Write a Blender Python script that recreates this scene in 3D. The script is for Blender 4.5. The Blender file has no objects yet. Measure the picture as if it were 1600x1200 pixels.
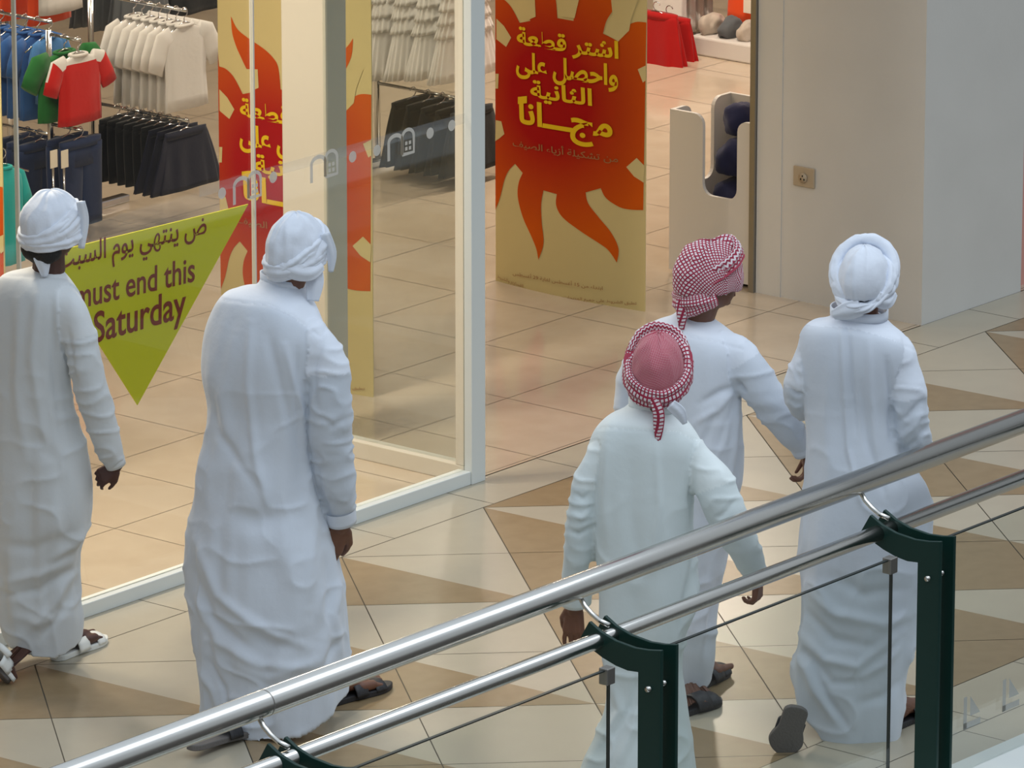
import bpy, bmesh, math, random
import numpy as np
from mathutils import Vector, Matrix
random.seed(7)
S = bpy.context.scene
COL = S.collection

# ------------------------------------------------------------------ camera, world, lights, exposure
FPX, PITCH, AZ, CAMZ = 10000.0, math.radians(15.6), math.radians(39.2), 7.2
FH = np.array([math.cos(AZ), math.sin(AZ), 0.0])          # horizontal view direction
RT = np.array([math.sin(AZ), -math.cos(AZ), 0.0])         # camera right
FW = FH * math.cos(PITCH) - np.array([0, 0, 1.0]) * math.sin(PITCH)
UPV = np.cross(RT, FW)
CAM = np.array([-18.78, -15.52, CAMZ])

def ray(x, y): return FW * FPX + RT * (x - 800) - UPV * (y - 600)
def at(x, y, ax, v):
    d = ray(x, y); return CAM + d * ((v - CAM[ax]) / d[ax])
def fl(x, y, z=0.0): return at(x, y, 2, z)
def proj(P):
    q = np.asarray(P) - CAM; z = q @ FW
    return 800 + FPX * (q @ RT) / z, 600 - FPX * (q @ UPV) / z

cd = bpy.data.cameras.new('camera'); cam = bpy.data.objects.new('camera', cd); COL.objects.link(cam)
cd.sensor_width = 36.0; cd.lens = 36.0 * FPX / 1600.0; cd.clip_end = 200
cam.matrix_world = Matrix(((RT[0], UPV[0], -FW[0], CAM[0]), (RT[1], UPV[1], -FW[1], CAM[1]), (RT[2], UPV[2], -FW[2], CAM[2]), (0, 0, 0, 1)))
S.camera = cam
w = bpy.data.worlds.new('world'); S.world = w; w.use_nodes = True
_nt = w.node_tree; _tc = _nt.nodes.new('ShaderNodeTexCoord'); _sp = _nt.nodes.new('ShaderNodeSeparateXYZ'); _mr = _nt.nodes.new('ShaderNodeMapRange'); _cr = _nt.nodes.new('ShaderNodeValToRGB')
_mr.inputs['From Min'].default_value = -1.0; _el = _cr.color_ramp.elements                  # dim lower floors, grey storeys across the atrium, bright glazed roof
_el[0].position = 0.0; _el[0].color = (0.05, 0.05, 0.05, 1); _el[1].position = 1.0; _el[1].color = (1.0, 1.12, 1.25, 1)
for _p, _c in ((0.44, (0.13, 0.13, 0.13)), (0.54, (0.50, 0.545, 0.58)), (0.72, (0.60, 0.66, 0.72)), (0.80, (0.85, 0.95, 1.05))):
    _e = _el.new(_p); _e.color = (*_c, 1)
_nt.links.new(_tc.outputs['Generated'], _sp.inputs[0]); _nt.links.new(_sp.outputs['Z'], _mr.inputs['Value']); _nt.links.new(_mr.outputs['Result'], _cr.inputs[0]); _nt.links.new(_cr.outputs[0], _nt.nodes['Background'].inputs[0])
_nt.nodes['Background'].inputs[1].default_value = 0.74
S.view_settings.view_transform = 'Standard'; S.view_settings.look = 'None'
S.view_settings.exposure = 0.08; S.view_settings.gamma = 1.0; S.view_settings.use_curve_mapping = False

def area(name, loc, rot, sx, sy, power, color):
    d = bpy.data.lights.new(name, 'AREA'); d.shape = 'RECTANGLE'; d.size = sx; d.size_y = sy; d.energy = power; d.color = color
    o = bpy.data.objects.new(name, d); COL.objects.link(o); o.location = loc; o.rotation_euler = rot; return o
# daylight falling through the atrium roof, and the shop's warm ceiling lamps
area('atrium_skylight', (-2.0, -7.0, 9.0), (math.radians(-22), 0, 0), 14, 6, 500, (0.86, 0.93, 1.0))
for (x, y, p) in ((-2.4, 1.1, 64), (-1.55, 1.25, 72), (1.5, 3.0, 20), (5.2, 2.9, 78), (1.2, 4.4, 22), (3.3, 2.75, 26), (6.0, 4.6, 46), (0.8, 6.4, 40)):
    area('shop_ceiling_lamp', (x, y, 3.05), (0, 0, 0), 0.35, 0.35, p, (1.0, 0.84, 0.68))

# ------------------------------------------------------------------ materials
def mat(name, color, rough=0.6, metal=0.0, spec=0.5, sheen=0.0, noise=None, bump=None, coat=0.0):
    m = bpy.data.materials.new(name); m.use_nodes = True; nt = m.node_tree; b = nt.nodes['Principled BSDF']
    b.inputs['Base Color'].default_value = (*color, 1); b.inputs['Roughness'].default_value = rough
    b.inputs['Metallic'].default_value = metal; b.inputs['Specular IOR Level'].default_value = spec
    if sheen: b.inputs['Sheen Weight'].default_value = sheen
    if coat: b.inputs['Coat Weight'].default_value = coat; b.inputs['Coat Roughness'].default_value = 0.05
    tc = nt.nodes.new('ShaderNodeTexCoord')
    if noise:                                              # (scale, strength of a second colour, colour)
        n = nt.nodes.new('ShaderNodeTexNoise'); n.inputs['Scale'].default_value = noise[0]; n.inputs['Detail'].default_value = 5
        mx = nt.nodes.new('ShaderNodeMix'); mx.data_type = 'RGBA'
        mx.inputs['A'].default_value = (*color, 1); mx.inputs['B'].default_value = (*noise[2], 1)
        r = nt.nodes.new('ShaderNodeMapRange'); r.inputs['From Min'].default_value = 0.35; r.inputs['From Max'].default_value = 0.7
        r.inputs['To Max'].default_value = noise[1]
        nt.links.new(tc.outputs['Object'], n.inputs['Vector']); nt.links.new(n.outputs['Fac'], r.inputs['Value'])
        nt.links.new(r.outputs['Result'], mx.inputs['Factor']); nt.links.new(mx.outputs['Result'], b.inputs['Base Color'])
    if bump:
        n = nt.nodes.new('ShaderNodeTexNoise'); n.inputs['Scale'].default_value = bump[0]; n.inputs['Detail'].default_value = 4
        bp = nt.nodes.new('ShaderNodeBump'); bp.inputs['Strength'].default_value = bump[1]; bp.inputs['Distance'].default_value = 0.01
        nt.links.new(tc.outputs['Object'], n.inputs['Vector']); nt.links.new(n.outputs['Fac'], bp.inputs['Height']); nt.links.new(bp.outputs['Normal'], b.inputs['Normal'])
    return m

def glass_mat(name, tint, rough=0.02, refl=0.035):
    m = bpy.data.materials.new(name); m.use_nodes = True; nt = m.node_tree; nt.nodes.clear()
    out = nt.nodes.new('ShaderNodeOutputMaterial'); t = nt.nodes.new('ShaderNodeBsdfTransparent'); g = nt.nodes.new('ShaderNodeBsdfGlossy')
    f = nt.nodes.new('ShaderNodeLayerWeight'); f.inputs['Blend'].default_value = 0.5; pw = nt.nodes.new('ShaderNodeMath'); pw.operation = 'POWER'; pw.inputs[1].default_value = 4.0
    ad = nt.nodes.new('ShaderNodeMath'); ad.operation = 'MULTIPLY_ADD'; ad.inputs[1].default_value = 0.9; ad.inputs[2].default_value = refl; mx = nt.nodes.new('ShaderNodeMixShader')
    t.inputs[0].default_value = (*tint, 1); g.inputs['Roughness'].default_value = rough
    nt.links.new(f.outputs['Facing'], pw.inputs[0]); nt.links.new(pw.outputs[0], ad.inputs[0]); nt.links.new(ad.outputs[0], mx.inputs[0])
    nt.links.new(t.outputs[0], mx.inputs[1]); nt.links.new(g.outputs[0], mx.inputs[2]); nt.links.new(mx.outputs[0], out.inputs[0])
    return m

def sticker_mat(name, color, alpha):
    m = mat(name, color, 0.7); m.node_tree.nodes['Principled BSDF'].inputs['Alpha'].default_value = alpha; return m

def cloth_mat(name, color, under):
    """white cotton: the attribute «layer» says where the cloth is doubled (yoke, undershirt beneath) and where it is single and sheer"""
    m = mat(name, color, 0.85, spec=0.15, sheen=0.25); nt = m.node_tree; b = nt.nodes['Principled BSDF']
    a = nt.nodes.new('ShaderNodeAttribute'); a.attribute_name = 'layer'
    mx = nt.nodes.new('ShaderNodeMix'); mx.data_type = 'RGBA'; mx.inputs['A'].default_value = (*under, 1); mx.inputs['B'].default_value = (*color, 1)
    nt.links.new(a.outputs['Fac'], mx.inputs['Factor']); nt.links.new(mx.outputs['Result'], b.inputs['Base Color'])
    tc = nt.nodes.new('ShaderNodeTexCoord'); n = nt.nodes.new('ShaderNodeTexNoise'); n.inputs['Scale'].default_value = 26; n.inputs['Detail'].default_value = 3
    bp = nt.nodes.new('ShaderNodeBump'); bp.inputs['Strength'].default_value = 0.16; bp.inputs['Distance'].default_value = 0.01
    nt.links.new(tc.outputs['Object'], n.inputs['Vector']); nt.links.new(n.outputs['Fac'], bp.inputs['Height']); nt.links.new(bp.outputs['Normal'], b.inputs['Normal'])
    return m

def check_mat(name, red, white, su, sv, kind):
    """red and white woven headscarf: checks, zigzag rows or a fine dense net over the UV map"""
    m = mat(name, white, 0.9, spec=0.1, sheen=0.2); nt = m.node_tree; b = nt.nodes['Principled BSDF']; L = nt.links.new
    uv = nt.nodes.new('ShaderNodeUVMap'); uv.uv_map = 'uv'
    sx = nt.nodes.new('ShaderNodeSeparateXYZ'); L(uv.outputs[0], sx.inputs[0])
    def mth(op, a, c=None):
        n = nt.nodes.new('ShaderNodeMath'); n.operation = op
        for i, v in enumerate((a, c)):
            if v is None: continue
            if isinstance(v, (int, float)): n.inputs[i].default_value = v
            else: L(v, n.inputs[i])
        return n.outputs[0]
    u = mth('MULTIPLY', sx.outputs[0], su); v = mth('MULTIPLY', sx.outputs[1], sv)
    if kind == 'check':
        p = mth('MAXIMUM', mth('SINE', mth('MULTIPLY', u, 6.283)), mth('SINE', mth('MULTIPLY', v, 6.283)))
        q = mth('GREATER_THAN', p, 0.35)
    elif kind == 'zigzag':
        z = mth('PINGPONG', u, 0.5); q = mth('GREATER_THAN', mth('SINE', mth('MULTIPLY', mth('ADD', v, z), 6.283)), -0.15)
    else:
        p = mth('MULTIPLY', mth('SINE', mth('MULTIPLY', u, 6.283)), mth('SINE', mth('MULTIPLY', v, 6.283)))
        q = mth('GREATER_THAN', p, -0.25)
    mx = nt.nodes.new('ShaderNodeMix'); mx.data_type = 'RGBA'; mx.inputs['A'].default_value = (*white, 1); mx.inputs['B'].default_value = (*red, 1)
    L(q, mx.inputs['Factor']); L(mx.outputs['Result'], b.inputs['Base Color']); return m

M = {}
M['tile_light'] = mat('light_stone_tile', (0.42, 0.38, 0.295), 0.30, noise=(9, 0.5, (0.38, 0.34, 0.265)))
M['tile_tan'] = mat('tan_stone_tile', (0.275, 0.20, 0.112), 0.32, noise=(14, 0.7, (0.225, 0.16, 0.085)))
M['grout'] = mat('grout', (0.13, 0.115, 0.095), 0.8)
M['tile_shop'] = mat('shop_stone_tile', (0.55, 0.46, 0.35), 0.16, noise=(5, 0.6, (0.47, 0.38, 0.28)), coat=0.25)
M['grout_shop'] = mat('shop_grout', (0.22, 0.17, 0.12), 0.6)
M['frame_white'] = mat('white_powder_coated_frame', (0.66, 0.70, 0.69), 0.4)
M['frame_cream'] = mat('cream_painted_frame', (0.62, 0.58, 0.50), 0.5)
M['post_cream'] = mat('beige_painted_post', (0.55, 0.515, 0.44), 0.6)
M['plaster'] = mat('painted_plaster', (0.60, 0.59, 0.56), 0.75, noise=(3, 0.35, (0.52, 0.51, 0.48)), bump=(60, 0.05))
M['plaster_shop'] = mat('shop_wall_paint', (0.30, 0.26, 0.21), 0.8)
M['ceiling'] = mat('ceiling_paint', (0.8, 0.78, 0.74), 0.9)
M['pink'] = mat('neighbour_shop_panel', (0.62, 0.30, 0.25), 0.6)
M['glass'] = glass_mat('window_glass', (0.95, 0.97, 0.96))
M['glass_rail'] = glass_mat('balustrade_glass', (0.95, 0.97, 0.96), 0.03)
M['glass_edge'] = mat('glass_edge', (0.015, 0.022, 0.02), 0.3)
M['steel'] = mat('brushed_steel', (0.62, 0.61, 0.58), 0.22, metal=1.0)
M['steel_dull'] = mat('dull_steel', (0.30, 0.29, 0.27), 0.4, metal=0.9)
M['green'] = mat('dark_green_paint', (0.003, 0.028, 0.022), 0.4, spec=0.35)
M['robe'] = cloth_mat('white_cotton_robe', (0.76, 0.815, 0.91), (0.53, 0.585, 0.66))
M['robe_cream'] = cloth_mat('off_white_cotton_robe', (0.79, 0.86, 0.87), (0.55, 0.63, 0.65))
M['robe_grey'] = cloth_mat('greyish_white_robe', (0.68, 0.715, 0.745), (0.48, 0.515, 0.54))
M['wrap'] = mat('white_headscarf', (0.72, 0.77, 0.86), 0.9, spec=0.1, sheen=0.2, bump=(60, 0.15))
M['skin'] = mat('brown_skin', (0.17, 0.075, 0.045), 0.5, noise=(40, 0.4, (0.12, 0.05, 0.032)))
M['skin_dark'] = mat('dark_brown_skin', (0.07, 0.028, 0.02), 0.5, noise=(40, 0.4, (0.05, 0.02, 0.015)))
M['eye'] = mat('eye_white', (0.55, 0.52, 0.48), 0.3)
M['pupil'] = mat('dark_iris', (0.02, 0.012, 0.01), 0.2)
M['lip'] = mat('lip', (0.16, 0.055, 0.045), 0.5)
M['hair'] = mat('black_hair', (0.010, 0.009, 0.009), 0.7, bump=(180, 0.6))
M['leather'] = mat('black_leather', (0.022, 0.022, 0.026), 0.5, bump=(90, 0.2))
M['sole'] = mat('grey_rubber_sole', (0.13, 0.12, 0.115), 0.8, bump=(120, 0.3))
M['leather_white'] = mat('white_leather', (0.72, 0.74, 0.72), 0.45)
RED, WHT = (0.33, 0.030, 0.065), (0.72, 0.66, 0.69)
M['check'] = check_mat('red_check_scarf', RED, WHT, 1, 1, 'check')
M['zig'] = check_mat('red_zigzag_scarf', RED, WHT, 1, 1, 'zigzag')
M['net'] = check_mat('red_net_scarf', (0.42, 0.06, 0.10), (0.62, 0.40, 0.42), 1, 1, 'net')
M['redband'] = mat('red_scarf_stripe', (0.36, 0.045, 0.08), 0.9)
M['lime'] = mat('lime_green_print', (0.60, 0.56, 0.005), 0.7, spec=0.15)
M['maroon'] = mat('maroon_print', (0.20, 0.016, 0.006), 0.7, spec=0.15)
M['cream_print'] = mat('cream_print', (0.60, 0.50, 0.24), 0.7, spec=0.15)
M['yellow_print'] = mat('yellow_print', (0.75, 0.50, 0.012), 0.7, spec=0.15)
M['brown_print'] = mat('brown_print', (0.33, 0.15, 0.05), 0.6)
M['sticker'] = sticker_mat('frosted_sticker', (0.62, 0.60, 0.55), 0.85)
M['sticker_grey'] = sticker_mat('grey_mark_sticker', (0.35, 0.37, 0.36), 0.75)
M['frost'] = sticker_mat('frosted_band', (0.5, 0.55, 0.6), 0.16)
M['bin'] = mat('white_display_board', (0.62, 0.60, 0.57), 0.5)
M['brass'] = mat('beige_socket', (0.42, 0.34, 0.24), 0.4)
M['chrome'] = mat('chrome_tube', (0.6, 0.6, 0.6), 0.15, metal=1.0)
M['tag'] = mat('paper_tag', (0.78, 0.72, 0.6), 0.7)
for k, c in dict(c_white=(0.72, 0.70, 0.67), c_cream=(0.66, 0.62, 0.55), c_navy=(0.012, 0.014, 0.030), c_black=(0.010, 0.011, 0.012), c_red=(0.55, 0.012, 0.008), c_darkred=(0.36, 0.006, 0.006), c_green=(0.02, 0.16, 0.035),
                 c_blue=(0.035, 0.12, 0.36), c_lblue=(0.08, 0.24, 0.55), c_denim=(0.018, 0.032, 0.085), c_orange=(0.75, 0.075, 0.012), c_turq=(0.02, 0.42, 0.40), c_grey=(0.10, 0.11, 0.12), c_beige=(0.45, 0.40, 0.34), c_binblue=(0.018, 0.022, 0.07)).items():
    M[k] = mat('fabric_' + k[2:], c, 0.85, spec=0.2, sheen=0.15, bump=(50, 0.12))
m = mat('sunburst_print', (0.42, 0.008, 0.003), 0.7, spec=0.12); nt = m.node_tree      # printed gradient: deep red heart, orange flame tips
tc = nt.nodes.new('ShaderNodeTexCoord'); ln = nt.nodes.new('ShaderNodeVectorMath'); ln.operation = 'LENGTH'
rp = nt.nodes.new('ShaderNodeValToRGB'); rp.color_ramp.elements[0].position = 0.22; rp.color_ramp.elements[0].color = (0.36, 0.004, 0.004, 1)
rp.color_ramp.elements[1].position = 0.62; rp.color_ramp.elements[1].color = (0.58, 0.095, 0.004, 1)
nt.links.new(tc.outputs['Object'], ln.inputs[0]); nt.links.new(ln.outputs['Value'], rp.inputs[0]); nt.links.new(rp.outputs[0], nt.nodes['Principled BSDF'].inputs['Base Color'])
M['sun'] = m

# ------------------------------------------------------------------ object helpers
def link(o, parent=None):
    COL.objects.link(o)
    if parent is not None: o.parent = parent
    return o
def mesh_obj(name, V, F, mats, parent=None, smooth=True, mi=None, uvs=None, at0=None):
    me = bpy.data.meshes.new(name); V = np.asarray(V, float)
    if at0 is not None: V = V - np.asarray(at0)
    me.from_pydata([tuple(v) for v in V], [], [tuple(f) for f in F])
    for mm in (mats if isinstance(mats, (list, tuple)) else [mats]): me.materials.append(M[mm] if isinstance(mm, str) else mm)
    if mi is not None: me.polygons.foreach_set('material_index', np.asarray(mi, dtype=np.int32))
    me.polygons.foreach_set('use_smooth', [smooth] * len(me.polygons))
    if uvs is not None:
        ul = me.uv_layers.new(name='uv')
        for lp in me.loops: ul.data[lp.index].uv = uvs[lp.vertex_index]
    me.update(); o = bpy.data.objects.new(name, me)
    if at0 is not None: o.location = tuple(at0)
    return link(o, parent)
def empty(name, loc, label, cat, group=None):
    o = bpy.data.objects.new(name, None); o.empty_display_size = 0.1; o.location = tuple(loc); COL.objects.link(o); return tag(o, label, cat, group)
def tag(o, label, cat, group=None):
    o['label'] = label; o['category'] = cat
    if group: o['group'] = group
    return o
def struct(o): o['kind'] = 'structure'; return o

class G:
    """collects shapes, world coordinates; build() makes one mesh whose origin is its parent's location"""
    def __init__(s): s.V = []; s.F = []; s.I = []; s.UV = []
    def add(s, V, F, mi=0, uv=None):
        b = len(s.V); s.V += [tuple(map(float, v)) for v in V]; s.F += [tuple(i + b for i in f) for f in F]; s.I += [mi] * len(F)
        s.UV += [tuple(u) for u in uv] if uv is not None else [(0, 0)] * len(V); return s
    def box(s, lo, hi, mi=0):
        (a, b, c), (d, e, f) = lo, hi
        return s.add([(a, b, c), (d, b, c), (d, e, c), (a, e, c), (a, b, f), (d, b, f), (d, e, f), (a, e, f)],
                     [(0, 3, 2, 1), (4, 5, 6, 7), (0, 1, 5, 4), (1, 2, 6, 5), (2, 3, 7, 6), (3, 0, 4, 7)], mi)
    def prism(s, poly, ext, mi=0):
        """polygon of 3D points extruded by the vector ext"""
        n = len(poly); P = [np.asarray(p, float) for p in poly]; e = np.asarray(ext, float)
        return s.add(P + [p + e for p in P], [tuple(range(n))[::-1], tuple(range(n, 2 * n))] + [(i, (i + 1) % n, (i + 1) % n + n, i + n) for i in range(n)], mi)
    def rings(s, R, cap=True, closed=False, mi=0, uvf=None):
        n = len(R[0]); V = [p for r in R for p in r]; F = []
        m = len(R) if closed else len(R) - 1
        for i in range(m):
            for j in range(n):
                a, b = i * n + j, i * n + (j + 1) % n; c, d = ((i + 1) % len(R)) * n + (j + 1) % n, ((i + 1) % len(R)) * n + j
                F.append((a, b, c, d))
        if cap and not closed: F += [tuple(range(n))[::-1], tuple(range((len(R) - 1) * n, len(R) * n))]
        uv = [uvf(i / (len(R) - 1 if not closed else len(R)), j / n) for i in range(len(R)) for j in range(n)] if uvf else None
        return s.add(V, F, mi, uv)
    def tube(s, P, rad, n=12, cap=True, closed=False, mi=0, up=(0, 0, 1), sq=1.0):
        P = [np.asarray(p, float) for p in P]; k = len(P); rad = rad if hasattr(rad, '__len__') else [rad] * k; R = []
        nrm = None
        for i in range(k):
            t = P[(i + 1) % k] - P[i - 1] if closed else P[min(i + 1, k - 1)] - P[max(i - 1, 0)]
            t = t / (np.linalg.norm(t) + 1e-12)
            if nrm is None:
                nrm = np.cross(t, up)
                if np.linalg.norm(nrm) < 1e-3: nrm = np.cross(t, (1, 0, 0))
            nrm = nrm - t * (nrm @ t); nrm = nrm / np.linalg.norm(nrm); bn = np.cross(t, nrm)
            R.append([P[i] + rad[i] * (math.cos(a) * nrm + math.sin(a) * bn * sq) for a in np.linspace(0, 2 * math.pi, n, endpoint=False)])
        return s.rings(R, cap, closed, mi)
    def capsule(s, p0, r0, p1, r1, n=14):
        p0 = np.asarray(p0, float); p1 = np.asarray(p1, float); t = p1 - p0; L = np.linalg.norm(t); t = t / L if L > 1e-6 else np.array([0, 0, 1.0])
        P = []; r = []
        for a in np.linspace(-85, 0, 5): P.append(p0 + t * r0 * math.sin(math.radians(a))); r.append(r0 * math.cos(math.radians(a)))
        for a in np.linspace(0, 85, 5): P.append(p1 + t * r1 * math.sin(math.radians(a))); r.append(r1 * math.cos(math.radians(a)))
        return s.tube(P, r, n)
    def ellipsoid(s, c, ax, n=20, m=14):
        """ax: three axis vectors scaled by the radii"""
        c = np.asarray(c, float); R = []
        for a in np.linspace(-88, 88, m):
            a = math.radians(a); R.append([c + ax[2] * math.sin(a) + math.cos(a) * (ax[0] * math.cos(b) + ax[1] * math.sin(b)) for b in np.linspace(0, 2 * math.pi, n, endpoint=False)])
        return s.rings(R)
    def build(s, name, mats, parent=None, smooth=False, origin=None, uv=False):
        at0 = origin if origin is not None else (np.array(parent_loc(parent)) if parent is not None else np.mean([np.min(s.V, 0), np.max(s.V, 0)], 0) * (1, 1, 0) + np.array([0, 0, min(v[2] for v in s.V)]))
        o = mesh_obj(name, np.asarray(s.V) - at0, s.F, mats, parent, smooth, s.I, s.UV if uv else None)
        o.location = tuple(at0 - np.array(parent_loc(parent))) if parent is not None else tuple(at0)
        return o
def parent_loc(p):
    v = Vector((0, 0, 0))
    while p is not None: v += p.location; p = p.parent
    return np.array(v)
def autosmooth(o, deg=35):
    me = o.data; me.polygons.foreach_set('use_smooth', [True] * len(me.polygons)); me.set_sharp_from_angle(angle=math.radians(deg)); return o
def bevel(o, wd=0.004, seg=2):
    b = o.modifiers.new('bevel', 'BEVEL'); b.width = wd; b.segments = seg; b.limit_method = 'ANGLE'; return o

# Arabic letter shaping: (isolated, final, initial, medial) presentation forms
AR = {'ا': 'ﺍﺎ', 'أ': 'ﺃﺄ', 'ش': 'ﺵﺶﺷﺸ', 'ت': 'ﺕﺖﺗﺘ', 'ر': 'ﺭﺮ', 'ق': 'ﻕﻖﻗﻘ', 'ط': 'ﻁﻂﻃﻄ', 'ع': 'ﻉﻊﻋﻌ', 'ة': 'ﺓﺔ', 'و': 'ﻭﻮ', 'ح': 'ﺡﺢﺣﺤ', 'ص': 'ﺹﺺﺻﺼ', 'ل': 'ﻝﻞﻟﻠ',
      'ى': 'ﻯﻰ', 'ث': 'ﺙﺚﺛﺜ', 'ن': 'ﻥﻦﻧﻨ', 'ي': 'ﻱﻲﻳﻴ', 'م': 'ﻡﻢﻣﻤ', 'ج': 'ﺝﺞﺟﺠ', 'ك': 'ﻙﻚﻛﻜ', 'ز': 'ﺯﺰ', 'ء': 'ﺀ', 'ف': 'ﻑﻒﻓﻔ', 'ض': 'ﺽﺾﺿﻀ', 'ه': 'ﻩﻪﻫﻬ', 'س': 'ﺱﺲﺳﺴ', 'ب': 'ﺏﺐﺑﺒ', 'د': 'ﺩﺪ', 'غ': 'ﻍﻎﻏﻐ'}
def shape(t):
    out = []
    for i, ch in enumerate(t):
        if ch not in AR: out.append(ch); continue
        f = AR[ch]; prv = t[i - 1] if i else ' '; nx = t[i + 1] if i + 1 < len(t) else ' '
        jp = prv in AR and len(AR[prv]) == 4 and len(f) > 1; jn = len(f) == 4 and nx in AR and len(AR[nx]) > 1
        out.append(f[3] if jp and jn else f[1] if jp else f[2] if jn else f[0])
    r = ''.join(out[::-1])
    return ' '.join(q[::-1] if q.isdigit() else q for q in r.split(' '))
def text_geo(g, body, L, R, h, up, mi=0, bold=0.02, nrm=None, off=0.0015):
    """lays text so that its box runs from L (bottom left) to R, with height h along up"""
    cu = bpy.data.curves.new('t', 'FONT'); cu.body = body; cu.offset = bold; cu.resolution_u = 4
    o = bpy.data.objects.new('t', cu); COL.objects.link(o); dg = bpy.context.evaluated_depsgraph_get(); dg.update()
    me = bpy.data.meshes.new_from_object(o.evaluated_get(dg)); bpy.data.objects.remove(o)
    V = np.array([v.co[:] for v in me.vertices]); F = [tuple(p.vertices) for p in me.polygons]; bpy.data.meshes.remove(me)
    a, b = V.min(0), V.max(0); L = np.asarray(L, float); R = np.asarray(R, float); up = np.asarray(up, float)
    W = [L + (R - L) * ((v[0] - a[0]) / (b[0] - a[0])) + up * h * ((v[1] - a[1]) / (b[1] - a[1])) + (np.asarray(nrm) * off if nrm is not None else 0) for v in V]
    g.add(W, F, mi)

def vnoise(P, seed=0):
    """value noise on an (n,3) array, about -1..1"""
    P = np.asarray(P, float); i = np.floor(P).astype(np.int64); f = P - i; f = f * f * (3 - 2 * f); r = 0
    def hsh(a): 
        h = (a[:, 0] * 374761393 + a[:, 1] * 668265263 + a[:, 2] * 2147483647 + seed * 974711) & 0xffffffff
        h = ((h ^ (h >> 13)) * 1274126177) & 0xffffffff; return ((h ^ (h >> 16)) & 0xffff) / 32767.5 - 1
    for dx in (0, 1):
        for dy in (0, 1):
            for dz in (0, 1):
                wt = (f[:, 0] if dx else 1 - f[:, 0]) * (f[:, 1] if dy else 1 - f[:, 1]) * (f[:, 2] if dz else 1 - f[:, 2])
                r = r + wt * hsh(i + np.array([dx, dy, dz]))
    return r
def smoothstep(a, b, x): t = np.clip((x - a) / (b - a), 0, 1); return t * t * (3 - 2 * t)

# ------------------------------------------------------------------ floors
def clip(poly, n, d):
    """keep the side where n.p <= d"""
    out = []
    for i in range(len(poly)):
        p, q = poly[i], poly[(i + 1) % len(poly)]; a, b = p[0] * n[0] + p[1] * n[1] - d, q[0] * n[0] + q[1] * n[1] - d
        if a <= 0: out.append(p)
        if (a < 0 < b) or (b < 0 < a): t = a / (a - b); out.append((p[0] + (q[0] - p[0]) * t, p[1] + (q[1] - p[1]) * t))
    return out
def inset(poly, e):
    P = poly; ar = sum(P[i][0] * P[(i + 1) % len(P)][1] - P[(i + 1) % len(P)][0] * P[i][1] for i in range(len(P)))
    if abs(ar) < 1e-4: return []
    if ar < 0: P = P[::-1]
    out = P
    for i in range(len(P)):
        p, q = P[i], P[(i + 1) % len(P)]; L = math.hypot(q[0] - p[0], q[1] - p[1])
        if L < 1e-6: continue
        n = ((q[1] - p[1]) / L, -(q[0] - p[0]) / L); out = clip(out, n, n[0] * p[0] + n[1] * p[1] - e)
    return out
def rect(x0, x1, y0, y1): return [(x0, y0), (x1, y0), (x1, y1), (x0, y1)]
fg = G(); TH = 0.004
def put(poly, mi, g=fg):
    if len(poly) >= 3: g.add([(p[0], p[1], 0) for p in poly], [tuple(range(len(poly)))], mi)
X0, X1, YB, YN, YK = -8.0, 6.6, -0.27, -2.99, -3.53
e1, e2, B0 = (0.446, -0.462), (-0.405, -0.462), (-1.11, -0.27)
PT = lambda i, j: (B0[0] + i * e1[0] + j * e2[0], B0[1] + i * e1[1] + j * e2[1])
for i in range(-22, 24):
    for j in range(-26, 26):
        q = [PT(i, j), PT(i + 1, j), PT(i + 1, j + 1), PT(i, j + 1)]
        q = clip(clip(clip(clip(q, (0, 1), YB), (0, -1), -YN), (1, 0), X1), (-1, 0), -X0)
        if len(q) < 3: continue
        q = inset(q, 0.0022)
        if len(q) < 3: continue
        if (i + j) % 2 == 0:                                  # tile split along its long diagonal
            a, b = PT(i, j), PT(i + 1, j + 1); n = (b[1] - a[1], -(b[0] - a[0])); d = n[0] * a[0] + n[1] * a[1]
            put(clip(q, n, d), 0); put(clip(q, (-n[0], -n[1]), -d), 1)
        else: put(q, 1 if i % 2 else 0)
for k in range(-16, 14):
    x = -0.195 + 0.6 * k
    if x < X0 or x + 0.6 > X1: continue
    put(inset(rect(x, x + 0.6, YB, 0.0), 0.002), 0); put(inset(rect(x + 0.25, x + 0.85, -3.30, YN), 0.002), 0); put(inset(rect(x + 0.1, x + 0.7, YK, -3.30), 0.002), 0)
fg.box((X0, YK, -0.3), (X1, -0.002, -TH), 2)
F_mall = struct(fg.build('floor', ['tile_light', 'tile_tan', 'grout'], origin=np.zeros(3)))
sg = G()
for i in range(-9, 17):
    for j in range(-2, 16):
        q = inset(clip(rect(-0.18 + .6 * i, .42 + .6 * i, .655 + .63 * j, 1.285 + .63 * j), (0, -1), -0.004), 0.0018); put(q, 0, sg)
sg.box((-5.5, 0.0, -0.3), (9.9, 10, -TH), 1)
F_shop = struct(sg.build('floor', ['tile_shop', 'grout_shop'], origin=np.zeros(3)))
g = G(); g.box((X0, -3.95, -0.45), (X1, YK - 0.001, 0.03)); o = struct(g.build('trim_1', 'frame_white', origin=np.array([0, 0, 0.0])))   # white slab edge under the balustrade

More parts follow.
